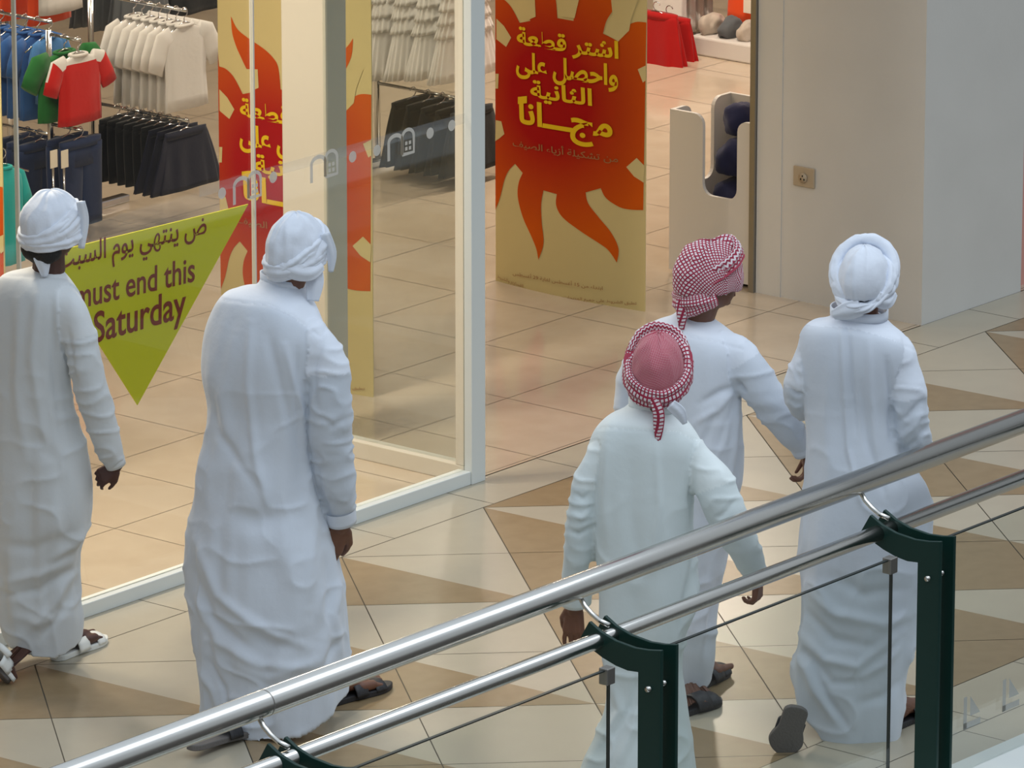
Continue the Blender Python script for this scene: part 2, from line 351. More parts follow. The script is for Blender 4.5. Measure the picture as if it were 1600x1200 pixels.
# ------------------------------------------------------------------ shop shell
def sbox(name, lo, hi, m): g = G(); g.box(lo, hi); return struct(g.build(name, m))
sbox('wall_back', (-5.5, 9.9, 0), (9.9, 10.1, 3.2), 'plaster_shop')
sbox('wall_left', (-5.7, 0.0, 0), (-5.5, 10, 3.2), 'plaster_shop')
sbox('wall_right', (9.7, 0.8, 0), (9.9, 10, 3.2), 'plaster_shop')
sbox('ceiling', (-5.7, 0.06, 3.2), (9.9, 10.1, 3.35), 'ceiling')
sbox('wall_fascia', (-8.0, -0.06, 2.75), (6.6, 0.06, 3.35), 'frame_white')
col = G(); col.box((3.05, 0.0, 0), (3.80, 0.76, 3.2)); struct(col.build('column', 'plaster'))
jm = G(); jm.box((3.046, 0.7605, 0), (3.12, 0.895, 3.2)); struct(jm.build('trim_2', 'plaster'))
tr = G(); tr.box((3.03, 0.897, 0), (3.06, 0.925, 3.2)); struct(tr.build('trim_3', 'steel_dull'))
sbox('wall_shopfront', (3.803, 0.06, 0), (6.6, 0.2, 3.2), 'pink')

# wall socket on the column
sk = empty('wall_socket', (3.05, 0.64, 0.50), 'small beige square socket plate on the white column', 'socket')
def yz_plate(g, x, y0, y1, z0, z1, t, mi=0): g.box((x - t, y0, z0), (x, y1, z1), mi)
a, b = at(1242, 256, 0, 3.05), at(1274, 298, 0, 3.05)
g = G(); yz_plate(g, 3.05, b[1], a[1], b[2] + .01, a[2] - .005, 0.012); o = g.build('plate', 'brass', sk); bevel(o, .003)
c = (a + b) / 2; g = G(); g.tube([c + (-.014, 0, 0), c + (-.020, 0, 0)], .022, 20); g.build('socket_face', 'brass', sk, True)
g = G()
for dy, dz in ((0, .009), (-.009, -.006), (.009, -.006)): g.box(c + (-.0215, dy - .003, dz - .004), c + (-.0195, dy + .003, dz + .004))
g.build('pin_holes', 'hair', sk)

# ------------------------------------------------------------------ glazing of the shop
win = bpy.data.objects.new('window_1', None); COL.objects.link(win); win['kind'] = 'structure'
g = G(); g.box((-5.5, -0.035, 0), (-0.05, 0.03, 0.055)); g.box((-5.5, -0.035, 2.7), (-0.05, 0.03, 2.75))
o = g.build('frame', 'frame_white', win); bevel(o, .003); o['kind'] = 'structure'
g = G(); g.box((-0.05, -0.04, 0), (0.035, 0.0, 2.75)); o = g.build('post', 'frame_white', win); bevel(o, .003); o['kind'] = 'structure'
XS = [-5.5, at(25, 200, 1, 0)[0], at(394, 100, 1, 0)[0], -0.05]
for k in range(3):
    g = G(); g.box((XS[k] + .004, -0.006, 0.055), (XS[k + 1] - .004, 0.006, 2.7)); o = g.build('glass_pane', 'glass', win); o['kind'] = 'structure'
for x in XS[1:3]:
    g = G(); g.box((x - .0035, -0.009, 0.055), (x + .0035, 0.009, 2.7)); o = g.build('glazing_bead', 'frame_cream', win); o['kind'] = 'structure'
w2 = bpy.data.objects.new('window_2', None); COL.objects.link(w2); w2['kind'] = 'structure'
g = G(); g.box((-0.05, 0.002, 0), (0.02, 0.75, 0.07)); g.box((-0.05, 0.002, 0.07), (0.01, 0.045, 2.7)); o = g.build('frame', 'frame_cream', w2); bevel(o, .003); o['kind'] = 'structure'
g = G(); g.box((-0.02, 0.045, 0.07), (-0.008, 0.75, 2.7)); o = g.build('glass_pane', 'glass', w2); o['kind'] = 'structure'
g = G(); g.box((0.0, 0.752, 0), (0.13, 0.99, 3.2)); o = g.build('post', 'post_cream', w2); bevel(o, .01); o['kind'] = 'structure'

# stickers on the shop glass: band, dots and the shop's arched mark
def glass_pt(x, y): return at(x, y, 1, -0.008)
def disc(g, c, r, n, ax1, ax2, mi=0):
    g.add([c + ax1 * r * math.cos(t) + ax2 * r * math.sin(t) for t in np.linspace(0, 2 * math.pi, n, endpoint=False)], [tuple(range(n))], mi)
def stroke(g, P, wd, ax1, ax2, org, mi=0):
    """flat ribbon along 2D points"""
    P = [np.array(p, float) for p in P]; L = []; R = []
    for i in range(len(P)):
        t = P[min(i + 1, len(P) - 1)] - P[max(i - 1, 0)]; t = t / (np.linalg.norm(t) + 1e-9); n = np.array([-t[1], t[0]]) * wd / 2
        L.append(P[i] + n); R.append(P[i] - n)
    V = [org + ax1 * p[0] + ax2 * p[1] for p in L + R]; k = len(P)
    g.add(V, [(i, i + 1, k + i + 1, k + i) for i in range(k - 1)], mi)
EX, EZ = np.array([1.0, 0, 0]), np.array([0, 0, 1.0])
arc = lambda cx, cy, rx, ry, a0, a1, n=10: [(cx + rx * math.cos(t), cy + ry * math.sin(t)) for t in np.linspace(math.radians(a0), math.radians(a1), n)]
mz = glass_pt(505, 277)[2]
for px in (384, 505, 626):
    o0 = glass_pt(px - 21, 277); o0[2] = mz; g = G(); W_, H_ = 0.165, 0.10
    stroke(g, [(0.01, -.01), (0.01, .06)] + arc(.05, .06, .04, .025, 180, 0) + [(.09, .0)], .016, EX, EZ, o0)
    stroke(g, [(.09, .0), (.09, .065)] + arc(.125, .065, .035, .03, 180, 0) + [(.16, .0), (.09, .0)], .014, EX, EZ, o0)
    for a_, b_ in ((.108, .02), (.130, .02), (.108, .042), (.130, .042)): stroke(g, [(a_, b_), (a_ + .014, b_)], .014, EX, EZ, o0)
    tag(g.build('window_sticker', 'sticker'), {384: 'frosted arched shop mark sticker on the glass in front of the sun banner', 505: 'frosted arched shop mark sticker on the glass in front of the cream post', 626: 'frosted arched shop mark sticker on the glass below the tiered dresses'}[px], 'sticker', 'shop mark stickers along the glass')
DOTS = {(347, 302): 'frosted dot sticker left of the arched mark nearest the green sign', (427, 277): 'frosted dot sticker on the glass over the yellow banner lettering', (551, 245): 'frosted dot sticker on the glass over the red strip beside the cream post', (589, 235): 'frosted dot sticker just left of the arched mark below the dresses', (672, 208): 'frosted dot sticker just right of the arched mark below the dresses', (706, 196): 'frosted dot sticker nearest the white door post'}
for (px, py), lb in DOTS.items():
    c = glass_pt(px, py); g = G(); disc(g, c, 0.022, 20, EX, EZ); tag(g.build('dot_sticker', 'sticker', origin=c), lb, 'sticker', 'dot stickers along the glass')
z0, z1 = glass_pt(700, 200)[2], glass_pt(700, 184)[2]; g = G(); x0 = glass_pt(455, 240)[0]
g.add([(-1.6, -.0075, z0), (-.052, -.0075, z0), (-.052, -.0075, z1), (-1.6, -.0075, z1)], [(0, 1, 2, 3)]); tag(g.build('frosted_strip', 'frost'), 'faint frosted strip running across the shop glass above the dots', 'sticker')

# lime green sale sign stuck inside on the glass
A_, B_, C_ = at(388, 319, 1, .012), at(215, 633, 1, .012), at(66, 398, 1, .012)
sign = empty('sale_sign', (B_[0], .012, B_[2]), 'lime green triangular sale sign stuck on the shop window', 'sign')
g = G(); g.prism([A_, C_, B_], (0, .004, 0)); g.build('panel', 'lime', sign)
g = G(); N_ = (0, -1, 0); EU = np.array([.035, 0, 1.0])
def sign_text(t, x0, y0, x1, y1, h, bold):
    L, R = at(x0, y0, 1, .012), at(x1, y1, 1, .012); text_geo(g, t, L, R, h, EU, 0, bold, N_)
sign_text(shape('ض ينتهي يوم السبت'), 88, 440, 322, 384, .125, .012)
sign_text('must end this', 118, 484, 304, 440, .098, .012)
sign_text('Saturday', 146, 552, 290, 510, .155, .014)
g.build('lettering', 'maroon', sign)
sign.children[0].name = 'panel'

# ------------------------------------------------------------------ sunburst banners
BX = 2.48
def bp(cx, cy):                                            # banner sheet coordinates (y, z) from the photo's banner in the doorway
    p = at(740 + cx * .3125, cy * .3125, 0, BX); return (p[1], p[2])
def bp2(cx, cy):                                           # the same print seen on the banner behind the glass
    p = at(300 + cx * .3125, cy * .3125, 0, 0.68); return (p[1] - BQ, p[2])
BQ = 0.0
YL, YR = bp(110, 600)[0], bp(862, 600)[0]
BQ = (at(455, 250, 0, .68)[1] - at(455, 250, 0, .68)[1])
def q2(cx, cy): y, z = bp2(cx, cy); return (YR + (y - Y2R) , z)
Y2R = at(582, 400, 0, .68)[1]
red = [bp(*p) for p in [(105, 1058), (135, 990), (160, 900), (185, 850), (220, 815), (262, 860), (240, 910), (235, 980), (262, 1080), (310, 1180), (335, 1240), (345, 1292), (372, 1210), (362, 1100), (360, 1010), (372, 945), (440, 963), (437, 1020), (470, 1080), (560, 1150), (640, 1205), (690, 1245), (730, 1308), (738, 1240), (705, 1160), (645, 1080), (595, 1010), (583, 955), (655, 935), (680, 985), (740, 1030), (790, 1045), (850, 1050)]]
def q2s(p): return (min(max(q2(*p)[0], YR), YL), q2(*p)[1])
top = [q2s(p) for p in [(205, 78), (240, 140), (300, 185), (380, 235), (430, 280), (458, 330), (470, 440)]]
upl = [q2s(p) for p in [(92, 333), (130, 330), (175, 342), (215, 375), (245, 420), (270, 466), (328, 455), (310, 380), (270, 300), (235, 230), (212, 160)]]
zt = top[-1][1]; ym = YL + (YR - YL) * .5
# the right half of the top repeats the flames, turned the other way
mir = [(YL + YR - y, z) for (y, z) in top[::-1]]; mil = [(YL + YR - y, z) for (y, z) in upl[::-1]]
upper = upl + top + [(ym, zt)] + mir[0:] + mil
red_poly = red + [(YR, mil[-1][1])] + [(y, z) for (y, z) in upper[::-1]] + [(YL, upl[0][1])]
notch = [[(113, 600), (145, 605), (162, 668), (135, 690), (110, 705)], [(113, 368), (130, 368), (126, 442), (111, 442)], [(117, 92), (160, 128), (200, 185), (172, 232), (117, 195)],
         [(228, -10), (262, 25), (290, 95), (332, 78), (328, -10)], [(470, -10), (462, 75), (530, 85), (552, -10)], [(705, -10), (712, 70), (670, 160), (738, 203), (788, 150), (800, 80), (832, -10)],
         [(775, 832), (822, 788), (858, 830), (853, 912), (810, 880)], [(827, 345), (872, 328), (868, 402), (850, 412)]]
ZTOP = 2.3
def smooth_poly(P, sharp=48):
    """rounds the flowing edges of a traced outline and keeps its sharp corners"""
    P = np.array([p for i, p in enumerate(P) if i == 0 or math.hypot(p[0] - P[i - 1][0], p[1] - P[i - 1][1]) > 1e-4]); n = len(P); cor = []
    for i in range(n):
        a, b = P[i] - P[i - 1], P[(i + 1) % n] - P[i]; t = abs(math.degrees(math.atan2(a[0] * b[1] - a[1] * b[0], a @ b)))
        if t > sharp: cor.append(i)
    if len(cor) < 2: return [tuple(p) for p in P]
    out = []
    for c0, c1 in zip(cor, cor[1:] + [cor[0] + n]):
        K = np.array([P[j % n] for j in range(c0, c1 + 1)]); m_ = len(K)
        for i in range(m_ - 1):
            p0, p1, p2, p3 = K[max(i - 1, 0)], K[i], K[i + 1], K[min(i + 2, m_ - 1)]
            for t in (np.linspace(0, 1, 5, endpoint=False) if m_ > 2 else (0.0,)): out.append(tuple(.5 * (2 * p1 + (p2 - p0) * t + (2 * p0 - 5 * p1 + 4 * p2 - p3) * t * t + (3 * p1 - p0 - 3 * p2 + p3) * t ** 3)))
    return [(min(max(y, YR), YL), z) for y, z in out]
red_poly = smooth_poly(red_poly)
def banner(x, y0, label, first=None):
    """curved free-standing printed sheet; y0 shifts it along the shop's depth"""
    if first is not None:
        r = first.copy(); COL.objects.link(r); r.location.x += x - BX; r.location.y += y0; r['label'] = label
        for ch in first.children: c = ch.copy(); COL.objects.link(c); c.parent = r
        return r
    base = np.array([BX, (YL + YR) / 2, 0.0]); r = empty('sale_banner', base, label, 'banner', 'sunburst sale banners')
    zb = lambda y: 0.0
    warp = lambda y: 0.055 * (1 - ((y - (YL + YR) / 2) / ((YL - YR) / 2)) ** 2)     # the sheet bows towards the mall
    def W(P, off): return [(BX - warp(y) * 0.6 - off, y, z) for (y, z) in P]
    ys = np.linspace(YL, YR, 17); g = G()
    front = [(BX - warp(y) * .6, y, z) for y in ys for z in (0.0, ZTOP)]; back = [(p[0] + .004, p[1], p[2]) for p in front]
    n = len(front); g.add(front + back, [(2 * i, 2 * i + 1, 2 * i + 3, 2 * i + 2) for i in range(16)] + [(n + 2 * i + 2, n + 2 * i + 3, n + 2 * i + 1, n + 2 * i) for i in range(16)] +
          [(2 * i, 2 * i + 2, n + 2 * i + 2, n + 2 * i) for i in range(16)] + [(2 * i + 2, 2 * i, n + 2 * i, n + 2 * i + 2)[::1] for i in ()] + [(0, n, n + 1, 1), (32, 33, n + 33, n + 32)])
    g.build('sheet', 'cream_print', r)
    def filled(poly, off, name, m, g=None):
        bm = bmesh.new(); vs = [bm.verts.new((0, p[0], p[1])) for p in poly]; es = [bm.edges.new((vs[i], vs[(i + 1) % len(vs)])) for i in range(len(vs))]
        bmesh.ops.triangle_fill(bm, edges=es, use_beauty=True, use_dissolve=False)
        for y in ys[1:-1]: bmesh.ops.bisect_plane(bm, geom=bm.verts[:] + bm.edges[:] + bm.faces[:], plane_co=(0, y, 0), plane_no=(0, 1, 0))
        bm.verts.index_update(); V = [(BX - warp(v.co.y) * .6 - off, v.co.y, v.co.z) for v in bm.verts]; F = [tuple(q.index for q in f.verts) for f in bm.faces]; bm.free()
        (g or gg).add(V, F)
    gg = G(); filled(red_poly, .0015, 'sunburst', 'sun'); 
    c = np.mean([bp(400, 480)], 0); o = gg.build('sunburst', 'sun', r, origin=np.array([BX, c[0], c[1]]))
    for nt_ in notch:
        gg = G(); filled([(min(max(bp(*p)[0], YR), YL), bp(*p)[1]) for p in nt_], .003, '', '', gg); gg.build('flame_gap', 'cream_print', r)
    g = G()
    def line(t, a, b, h, bold, gq):
        L, R = bp(*a), bp(*b); tmp = G(); text_geo(tmp, shape(t), (BX, *L), (BX, *R), h, EZ, 0, bold)
        gq.add([(BX - warp(v[1]) * .6 - .0045, v[1], v[2]) for v in tmp.V], tmp.F)
    line('اشتر قطعة', (232, 242), (740, 318), .105, .028, g); line('واحصل على', (228, 385), (738, 460), .125, .028, g)
    line('الثانية', (305, 500), (616, 545), .098, .028, g); line('مجـــاناً', (238, 672), (712, 748), .185, .030, g)
    g.build('lettering', 'yellow_print', r)
    g = G(); line('من تشكيلة أزياء الصيف', (210, 735), (738, 818), .048, .006, g); g.build('small_print', 'brown_print', r)
    def line2(t, a, b, h, bold, gq):
        c2 = lambda p: bp((p[0] * .1875 + 0) / .3125, (350 + p[1] * .1875) / .3125)
        L, R = c2(a), c2(b); tmp = G(); text_geo(tmp, shape(t), (BX, *L), (BX, *R), h, EZ, 0, bold)
        gq.add([(BX - warp(v[1]) * .6 - .0045, v[1], v[2]) for v in tmp.V], tmp.F)
    g = G(); line2('ابتداء من 15 أغسطس لغاية 29 أغسطس', (350, 425), (1110, 548), .026, .004, g); g.build('small_print', 'brown_print', r)
    g = G(); line2('القسائم والشروط', (205, 460), (445, 535), .022, .004, g); g.build('small_print', 'brown_print', r)
    g = G(); line2('تطبق الشروط على جميع المنتجات', (790, 618), (1370, 682), .02, .004, g); g.build('small_print', 'brown_print', r)
    return r
ban = banner(BX, 0, 'tall yellow banner with red sunburst and Arabic lettering standing in the doorway')
banner(0.68, Y2R - YR, 'tall red sunburst banner behind the shop glass, partly hidden by the cream post', ban)
xq = [x for x in np.linspace(-4, 0, 400)]; xb = min(xq, key=lambda x: abs(proj((x, YR + .1, 0.9))[0] - 7))
banner(xb, 0.1, 'red and yellow banner cut off by the left edge of the picture', ban)

# ------------------------------------------------------------------ balustrade
XP = 0.0
def solve_x(px, py, y):  return at(px, py, 1, y)[0]
YS = -3.645                                                # the stems' centre line
XA = solve_x(1451, 1000, YS)
rail = empty('balustrade', (XA, -3.6, 0.0), 'stainless steel balustrade with dark green posts and glass panels along the slab edge', 'railing')
yz = lambda px, py: at(px, py, 0, XA)[1:]
plate = [yz(*p) for p in [(1359.7, 804.7), (1378, 820.5), (1400, 833), (1429, 843), (1450, 846), (1469.7, 846.5)]]
yr, yl = plate[-1][0], yz(1434, 879)[0]
plate += [(yr, 0.03), (yl, 0.03), yz(1434, 879), yz(1418, 877), yz(1400, 870), yz(1380, 858.5), yz(1363, 846), yz(1345, 830.4)]
rodp = [yz(*p) for p in [(1377, 815), (1362, 808), (1350, 798), (1340, 787), (1331, 771)]]
yh, zh = yz(1327, 759); yw, zw = yz(1372, 833)
dX = 0.079
PX = [XA + k for k in (0,)]
px1 = solve_x(1014.5, 1130, YS); px0 = solve_x(515, 1240, YS)
def find_px(target):                                       # stem spacing along the rail: match the lower plate tip
    xs = np.linspace(XA - 6, XA + 3, 1800); return min(xs, key=lambda x: abs(proj((x, *plate[-1]))[0] - target))
X_posts = [find_px(t) for t in (403, 905, 1345)] + [XA + 1.62]
ygl = -3.60
zgl = at(1280, 918, 1, ygl)[2]
for k, x in enumerate(X_posts):
    pg = bpy.data.objects.new('post', None); COL.objects.link(pg); pg.parent = rail; pg.location = (x - XA, 0, 0)
    for dx in (0.0, dX):
        g = G(); g.prism([(x + dx, *p) for p in plate], (0.014, 0, 0)); o = g.build('plate', 'green', pg); bevel(o, .002)
        g = G()
        c = np.array([x + dx, (yr + yl) / 2, yz(1450, 903)[1]]); g.tube([c + (-.012, 0, 0), c + (.028, 0, 0)], .009, 14); g.build('bolt', 'steel', pg, True)
    g = G(); g.tube([(x + dX / 2 + .007, *p) for p in rodp], .0085, 10); g.build('handrail_bracket', 'steel', pg, True)
    g = G(); g.box((x - .185, ygl - .018, zgl - .045), (x - .145, ygl + .018, zgl + .01)); o = g.build('glass_clamp', 'steel_dull', pg); bevel(o, .003)
XR0, XR1 = XA - 5.2, XA + 2.4
g = G(); g.tube([(XR0, yh, zh), (XR1, yh, zh)], .042, 32); xj = solve_x(413, 1101, yh)
g.build('handrail', 'steel', rail, True)
g = G(); g.tube([(xj - .0025, yh, zh), (xj + .0025, yh, zh)], .0425, 32); g.build('rail_joint', 'steel_dull', rail, True)
g = G(); g.tube([(XR0, yw, zw), (XR1, yw, zw)], .027, 28); g.build('lower_rail', 'steel', rail, True)
starts = [XR0] + [x + .03 for x in X_posts]; ends = [x - .148 for x in X_posts] + [XR1]
for a, b in zip(starts, ends):
    g = G(); g.box((a + .012, ygl - .006, .03), (b - .012, ygl + .006, zgl)); o = g.build('glass_panel', ['glass_rail'], rail)
    h = G(); h.box((a + .012, ygl - .0062, zgl), (b - .012, ygl + .0062, zgl + .004)); h.box((b - .0125, ygl - .0062, .03), (b - .009, ygl + .0062, zgl)); h.build('glass_edge', 'glass_edge', o)
for (x0, y0) in ((1506, 1140), (1567, 1112)):              # grey corner marks on the glass
    p = at(x0, y0, 1, ygl - .008); g = G(); s = 0.001
    k = 1 / (FPX / ((p - CAM) @ FW))
    stroke(g, [(0.006, .115), (0.006, .0)], .020, EX, EZ, p); stroke(g, [(-.004, .010), (.098, .010)], .022, EX, EZ, p)
    g.add([p + EX * .035 + EZ * .112, p + EX * .035 + EZ * .04, p + EX * .095 + EZ * .04], [(0, 1, 2)])
    g.build('corner_mark', 'sticker_grey', rail)

# ------------------------------------------------------------------ clothes in the shop
def copy_tree(o, parent=None):
    c = o.copy(); COL.objects.link(c)
    if parent is not None: c.parent = parent
    for ch in list(o.children): copy_tree(ch, c)
    return c
def oval(a, b, z, n=36, ex=2.6, rip=None, cx=0.0, cy=0.0):
    R = []
    for t in np.linspace(0, 2 * math.pi, n, endpoint=False):
        c, s_ = math.cos(t), math.sin(t); k = 1 + (rip(t) if rip else 0)
        R.append(np.array([cx + k * a * abs(c) ** (2 / ex) * (1 if c > 0 else -1), cy + k * b * abs(s_) ** (2 / ex) * (1 if s_ > 0 else -1), z]))
    return R
def crumple(g, amp, sc, seed):
    P = np.array(g.V); d = vnoise(P * np.array([sc, sc, sc * .35]), seed) * amp
    P[:, 1] += d; P[:, 2] += vnoise(P * sc * .6, seed + 5) * amp * .6; g.V = [tuple(p) for p in P]
HZ_TOP, HZ_LOW = .062, .035                                # height of the hook's eye above the garment's top
def hanger(parent, m='chrome', wd=.16, hz=HZ_TOP):
    g = G(); k = hz / .062; g.tube([(-wd, 0, -.045 * k), (-.02, 0, .012 * k), (0, 0, .016 * k), (.02, 0, .012 * k), (wd, 0, -.045 * k)], .004, 8)
    g.tube([(0, 0, .012 * k), (0, 0, hz - .0235)] + [(.022 * math.sin(t), 0, hz - .022 * math.cos(t)) for t in np.linspace(.2, 4.4, 11)], .0026, 8)
    g.build('hanger', m, parent, True)
def proto(name): o = bpy.data.objects.new(name, None); COL.objects.link(o); return o
def make_tee(name, mats, w_, h_, th=.035, seed=1, sleeve=.32, collar=True, yoke=False):
    r = proto(name); g = G(); rip = lambda t: .05 * math.sin(7 * t + seed) + .03 * math.sin(13 * t)
    prof = [(-1.0, .33, 1.15), (-.85, .325, 1.1), (-.6, .315, 1.0), (-.38, .32, 1.0), (-.2, .335, .95), (-.10, .33, .85), (-.055, .27, .75), (-.02, .17, .7), (0, .11, .7)]
    rs = [oval(a * w_, b * th, z * h_, rip=(rip if z < -.3 else None)) for z, a, b in prof]; n0 = len(g.F); g.rings(rs)
    if yoke: g.I = [1 if np.mean([g.V[q][2] for q in f]) > -.14 * h_ else 0 for f in g.F]
    for s in (-1, 1):
        P = [np.array([s * w_ * .22, 0, -.08 * h_]), np.array([s * w_ * .34, 0, -.13 * h_]), np.array([s * w_ * .43, -.004, -(.12 + sleeve * .6) * h_]), np.array([s * w_ * .485, -.008, -(.13 + sleeve) * h_])]
        k = len(g.F); g.tube(P, [.10 * w_, .125 * w_, .12 * w_, .115 * w_], 20, sq=min(.42, th * 1.05 / (.12 * w_)), up=(0, 1, 0))
        if yoke:
            for q in range(k, len(g.F)): g.I[q] = 1 if np.mean([g.V[v][2] for v in g.F[q]]) > -.15 * h_ else 0
    crumple(g, .0045, 24, seed); g.build('cloth', mats, r, True)
    if collar:
        g = G(); g.tube([p + np.array([0, 0, .004]) for p in oval(.115 * w_, min(.034, th), 0, 24)], .008, 8, closed=True); g.build('collar', mats[-1], r, True)
    hanger(r); return r
def make_skirt(name, m_, w0, w1, h_, th, pleats, seed, amp=.09):
    r = proto(name); g = G(); rs = []
    for t in np.linspace(0, 1, 12): rs.append(oval((w0 + (w1 - w0) * t ** .8) / 2, th * (.6 + .6 * t), -t * h_, 96, 2.3, rip=lambda a, t=t: amp * t * math.sin(pleats * a + seed)))
    g.rings(rs[::-1]); crumple(g, .004, 18, seed); g.build('cloth', m_, r, True)
    g = G(); g.rings([oval(w0 / 2 + .004, th * .62 + .003, z, 36, 2.3) for z in (-.03, .004)]); g.build('waistband', m_, r, True)
    hanger(r, wd=w0 * .45, hz=HZ_LOW); return r
def make_tiered(name, mats, w0, w1, h_, th, tiers, seed):
    r = proto(name); g = G()
    g.rings([oval(a * w0, th * .55, z) for z, a in ((-.13, .5), (-.06, .46), (-.02, .30), (0, .22))]); g.build('bodice', mats, r, True)
    br = [0, .12, .24, .36, .48, .60, 1.0][-tiers - 1:]; br[0] = 0
    for k in range(tiers):
        t0, t1 = br[k], br[k + 1]; z0 = -.10 - t0 * (h_ - .10); z1 = -.10 - (t1 + .05) * (h_ - .10); a0 = w0 / 2 + (w1 - w0) / 2 * t0; a1 = w0 / 2 + (w1 - w0) / 2 * t1 + .022
        g = G(); rs = [oval(a0 + (a1 - a0) * u, th * (.55 + .5 * (t0 + (t1 - t0) * u)) + .012 * u, z0 + (z1 - z0) * u, 140, 2.2, rip=lambda a, u=u: .055 * u * math.sin((15 + 2 * k) * a + seed + k) + .02 * u * math.sin(31 * a)) for u in np.linspace(0, 1, 6)]
        g.rings(rs[::-1]); crumple(g, .004, 25, seed + k); g.build('ruffle_tier', mats, r, True)
    hanger(r, wd=.10); return r
def make_trousers(name, m_, w_, h_, th, seed):
    r = proto(name); g = G()
    for s in (-1, 1): g.rings([oval(w_ * (.26 - .05 * t), th * (1 - .25 * t), -h_ * t, 28, 2.4, cx=s * w_ * (.2 + .03 * t)) for t in np.linspace(1, .06, 9)])
    g.rings([oval(w_ * .43, th, z, 36, 2.5) for z in (-h_ * .3, -h_ * .15, 0)]); crumple(g, .004, 20, seed); g.build('cloth', m_, r, True)
    g = G(); g.rings([oval(w_ * .44, th + .004, z, 36, 2.5) for z in (-.035, .002)]); g.build('waistband', m_, r, True); hanger(r, wd=w_ * .4, hz=HZ_LOW); return r
def hang(first, used, P, label, cat, group=None, rz=0.0):
    o = first if not used else copy_tree(first)
    o.location = tuple(P); o.rotation_euler = (0, 0, rz); tag(o, label, cat, group); return o
def row(first, P0, n, step, labels, cat, group):
    for i in range(n): hang(first, i > 0, np.asarray(P0) + np.array([random.uniform(-.002, .002), step * i, 0]), labels[i], cat, group, random.uniform(-.012, .012))
def rack(label, x, y0, y1, zs, base=True, x1=None):
    r = empty('clothes_rack', (x, (y0 + y1) / 2, 0), label, 'clothes rack')
    for y in (y1,):
        g = G(); g.tube([(x, y, 0.03), (x, y, max(zs) + .02)], .014, 12); g.build('post', 'chrome', r, True)
        g = G(); g.box((x - .22, y - .025, 0), (x + .22, y + .025, .035)); bevel(g.build('foot', 'chrome', r), .006)
    for z in zs:
        g = G(); g.tube([(x, y0, z), (x, y1 + .012, z)], .008, 12); g.build('rail', 'chrome', r, True)
    return r
ordn = ['foremost', 'second', 'third', 'fourth', 'fifth', 'sixth', 'seventh', 'eighth']
# left rack: white polo shirts above dark skirts and trousers
YP = 3.60
polo = make_tee('polo_shirt', ['c_white'], .43, .385, .017, 3, sleeve=.36); Pp = at(288, 40, 1, YP)
row(polo, Pp, 7, .052, [f'white polo shirt, {ordn[i]} of the bunch hanging left of the sun banner' for i in range(7)], 'shirt', 'white polo shirts on the left rack')
sk1 = make_skirt('skirt', 'c_navy', .27, .46, .275, .015, 11, 2); Ps = at(290, 203, 1, YP); Ps[0] = Pp[0]
row(sk1, Ps, 3, .052, [f'dark navy skirt, {ordn[i]} of three hanging below the white polo shirts' for i in range(3)], 'skirt', 'dark skirts below the polo shirts')
tr1 = make_trousers('trousers', 'c_black', .27, .29, .016, 5)
row(tr1, Ps + (0, .165, 0), 6, .052, [f'black trousers, {ordn[i]} of six hanging left of the navy skirts' for i in range(6)], 'trousers', 'black trousers on the left rack')
rack('chrome clothes rack carrying the white polo shirts and dark skirts', Pp[0], YP - .012, YP + .58, (Pp[2] + HZ_TOP + .009, Ps[2] + HZ_LOW + .009))
# red, green and blue tops further left
Pr = at(122, 86, 1, 3.72)
red_t = make_tee('t_shirt', ['c_red', 'c_white'], .40, .31, .026, 4, sleeve=.38, collar=True, yoke=True)
hang(red_t, False, Pr, 'red T-shirt with white shoulders hanging at the front of the rack', 'T-shirt')
grn = make_tee('t_shirt', ['c_green'], .50, .30, .026, 6); hang(grn, False, Pr + (0, .085, 0), 'green T-shirt hanging just behind the red one', 'T-shirt')
blu = make_tee('t_shirt', ['c_blue'], .36, .38, .024, 8); Pb = at(58, 54, 1, 4.05)
row(blu, Pb, 4, .075, ['blue T-shirt hanging foremost behind the thin left glazing bead', 'blue T-shirt hanging second behind the thin left glazing bead', 'blue T-shirt hanging third behind the thin left glazing bead', 'blue T-shirt hanging furthest to the left'], 'T-shirt', 'blue T-shirts on the far left rack')
lb = make_tee('t_shirt', ['c_lblue'], .26, .30, .024, 9); hang(lb, False, Pb - (0, .075, 0), 'small light blue top hanging in front of the blue T-shirts', 'T-shirt')
wt = make_tee('t_shirt', ['c_white'], .42, .37, .026, 11); Pw = at(92, -104, 1, 4.54); hang(wt, False, Pw, 'white top over the orange one at the upper left', 'T-shirt')
orw = make_tee('t_shirt', ['c_orange'], .42, .43, .026, 10)
rowx_ = [(0, .08, 0), (0, .26, 0)]
for i, dv in enumerate(rowx_): hang(orw, i > 0, Pw + np.array(dv), ['orange top showing below the white one at the upper left', 'orange top at the upper left corner'][i], 'T-shirt')
rack('chrome clothes rack carrying the orange and white tops at the upper left', Pw[0], 4.52, 4.88, (Pw[2] + HZ_TOP + .009,))
gd = make_skirt('skirt', 'c_grey', .26, .40, .42, .030, 12, 4); Pgd = at(215, -92, 1, 4.55)
row(gd, Pgd, 3, .12, ['dark grey skirt half hidden above the polo shirts', 'dark grey skirt hanging above the left of the polo shirts', 'dark grey skirt hanging above the red T-shirt'], 'skirt', 'dark grey skirts behind the polo shirts')
rack('chrome clothes rack carrying the dark grey skirts', Pgd[0], 4.53, 4.86, (Pgd[2] + HZ_LOW + .009,))
bs = make_skirt('skirt', 'c_black', .34, .46, .40, .030, 9, 6); Pbs = at(306, -112, 1, 4.6)
row(bs, Pbs, 2, .14, ['black skirt hanging above the right of the polo shirts', 'black skirt hanging above the middle of the polo shirts'], 'skirt', 'black skirts above the polo shirts')
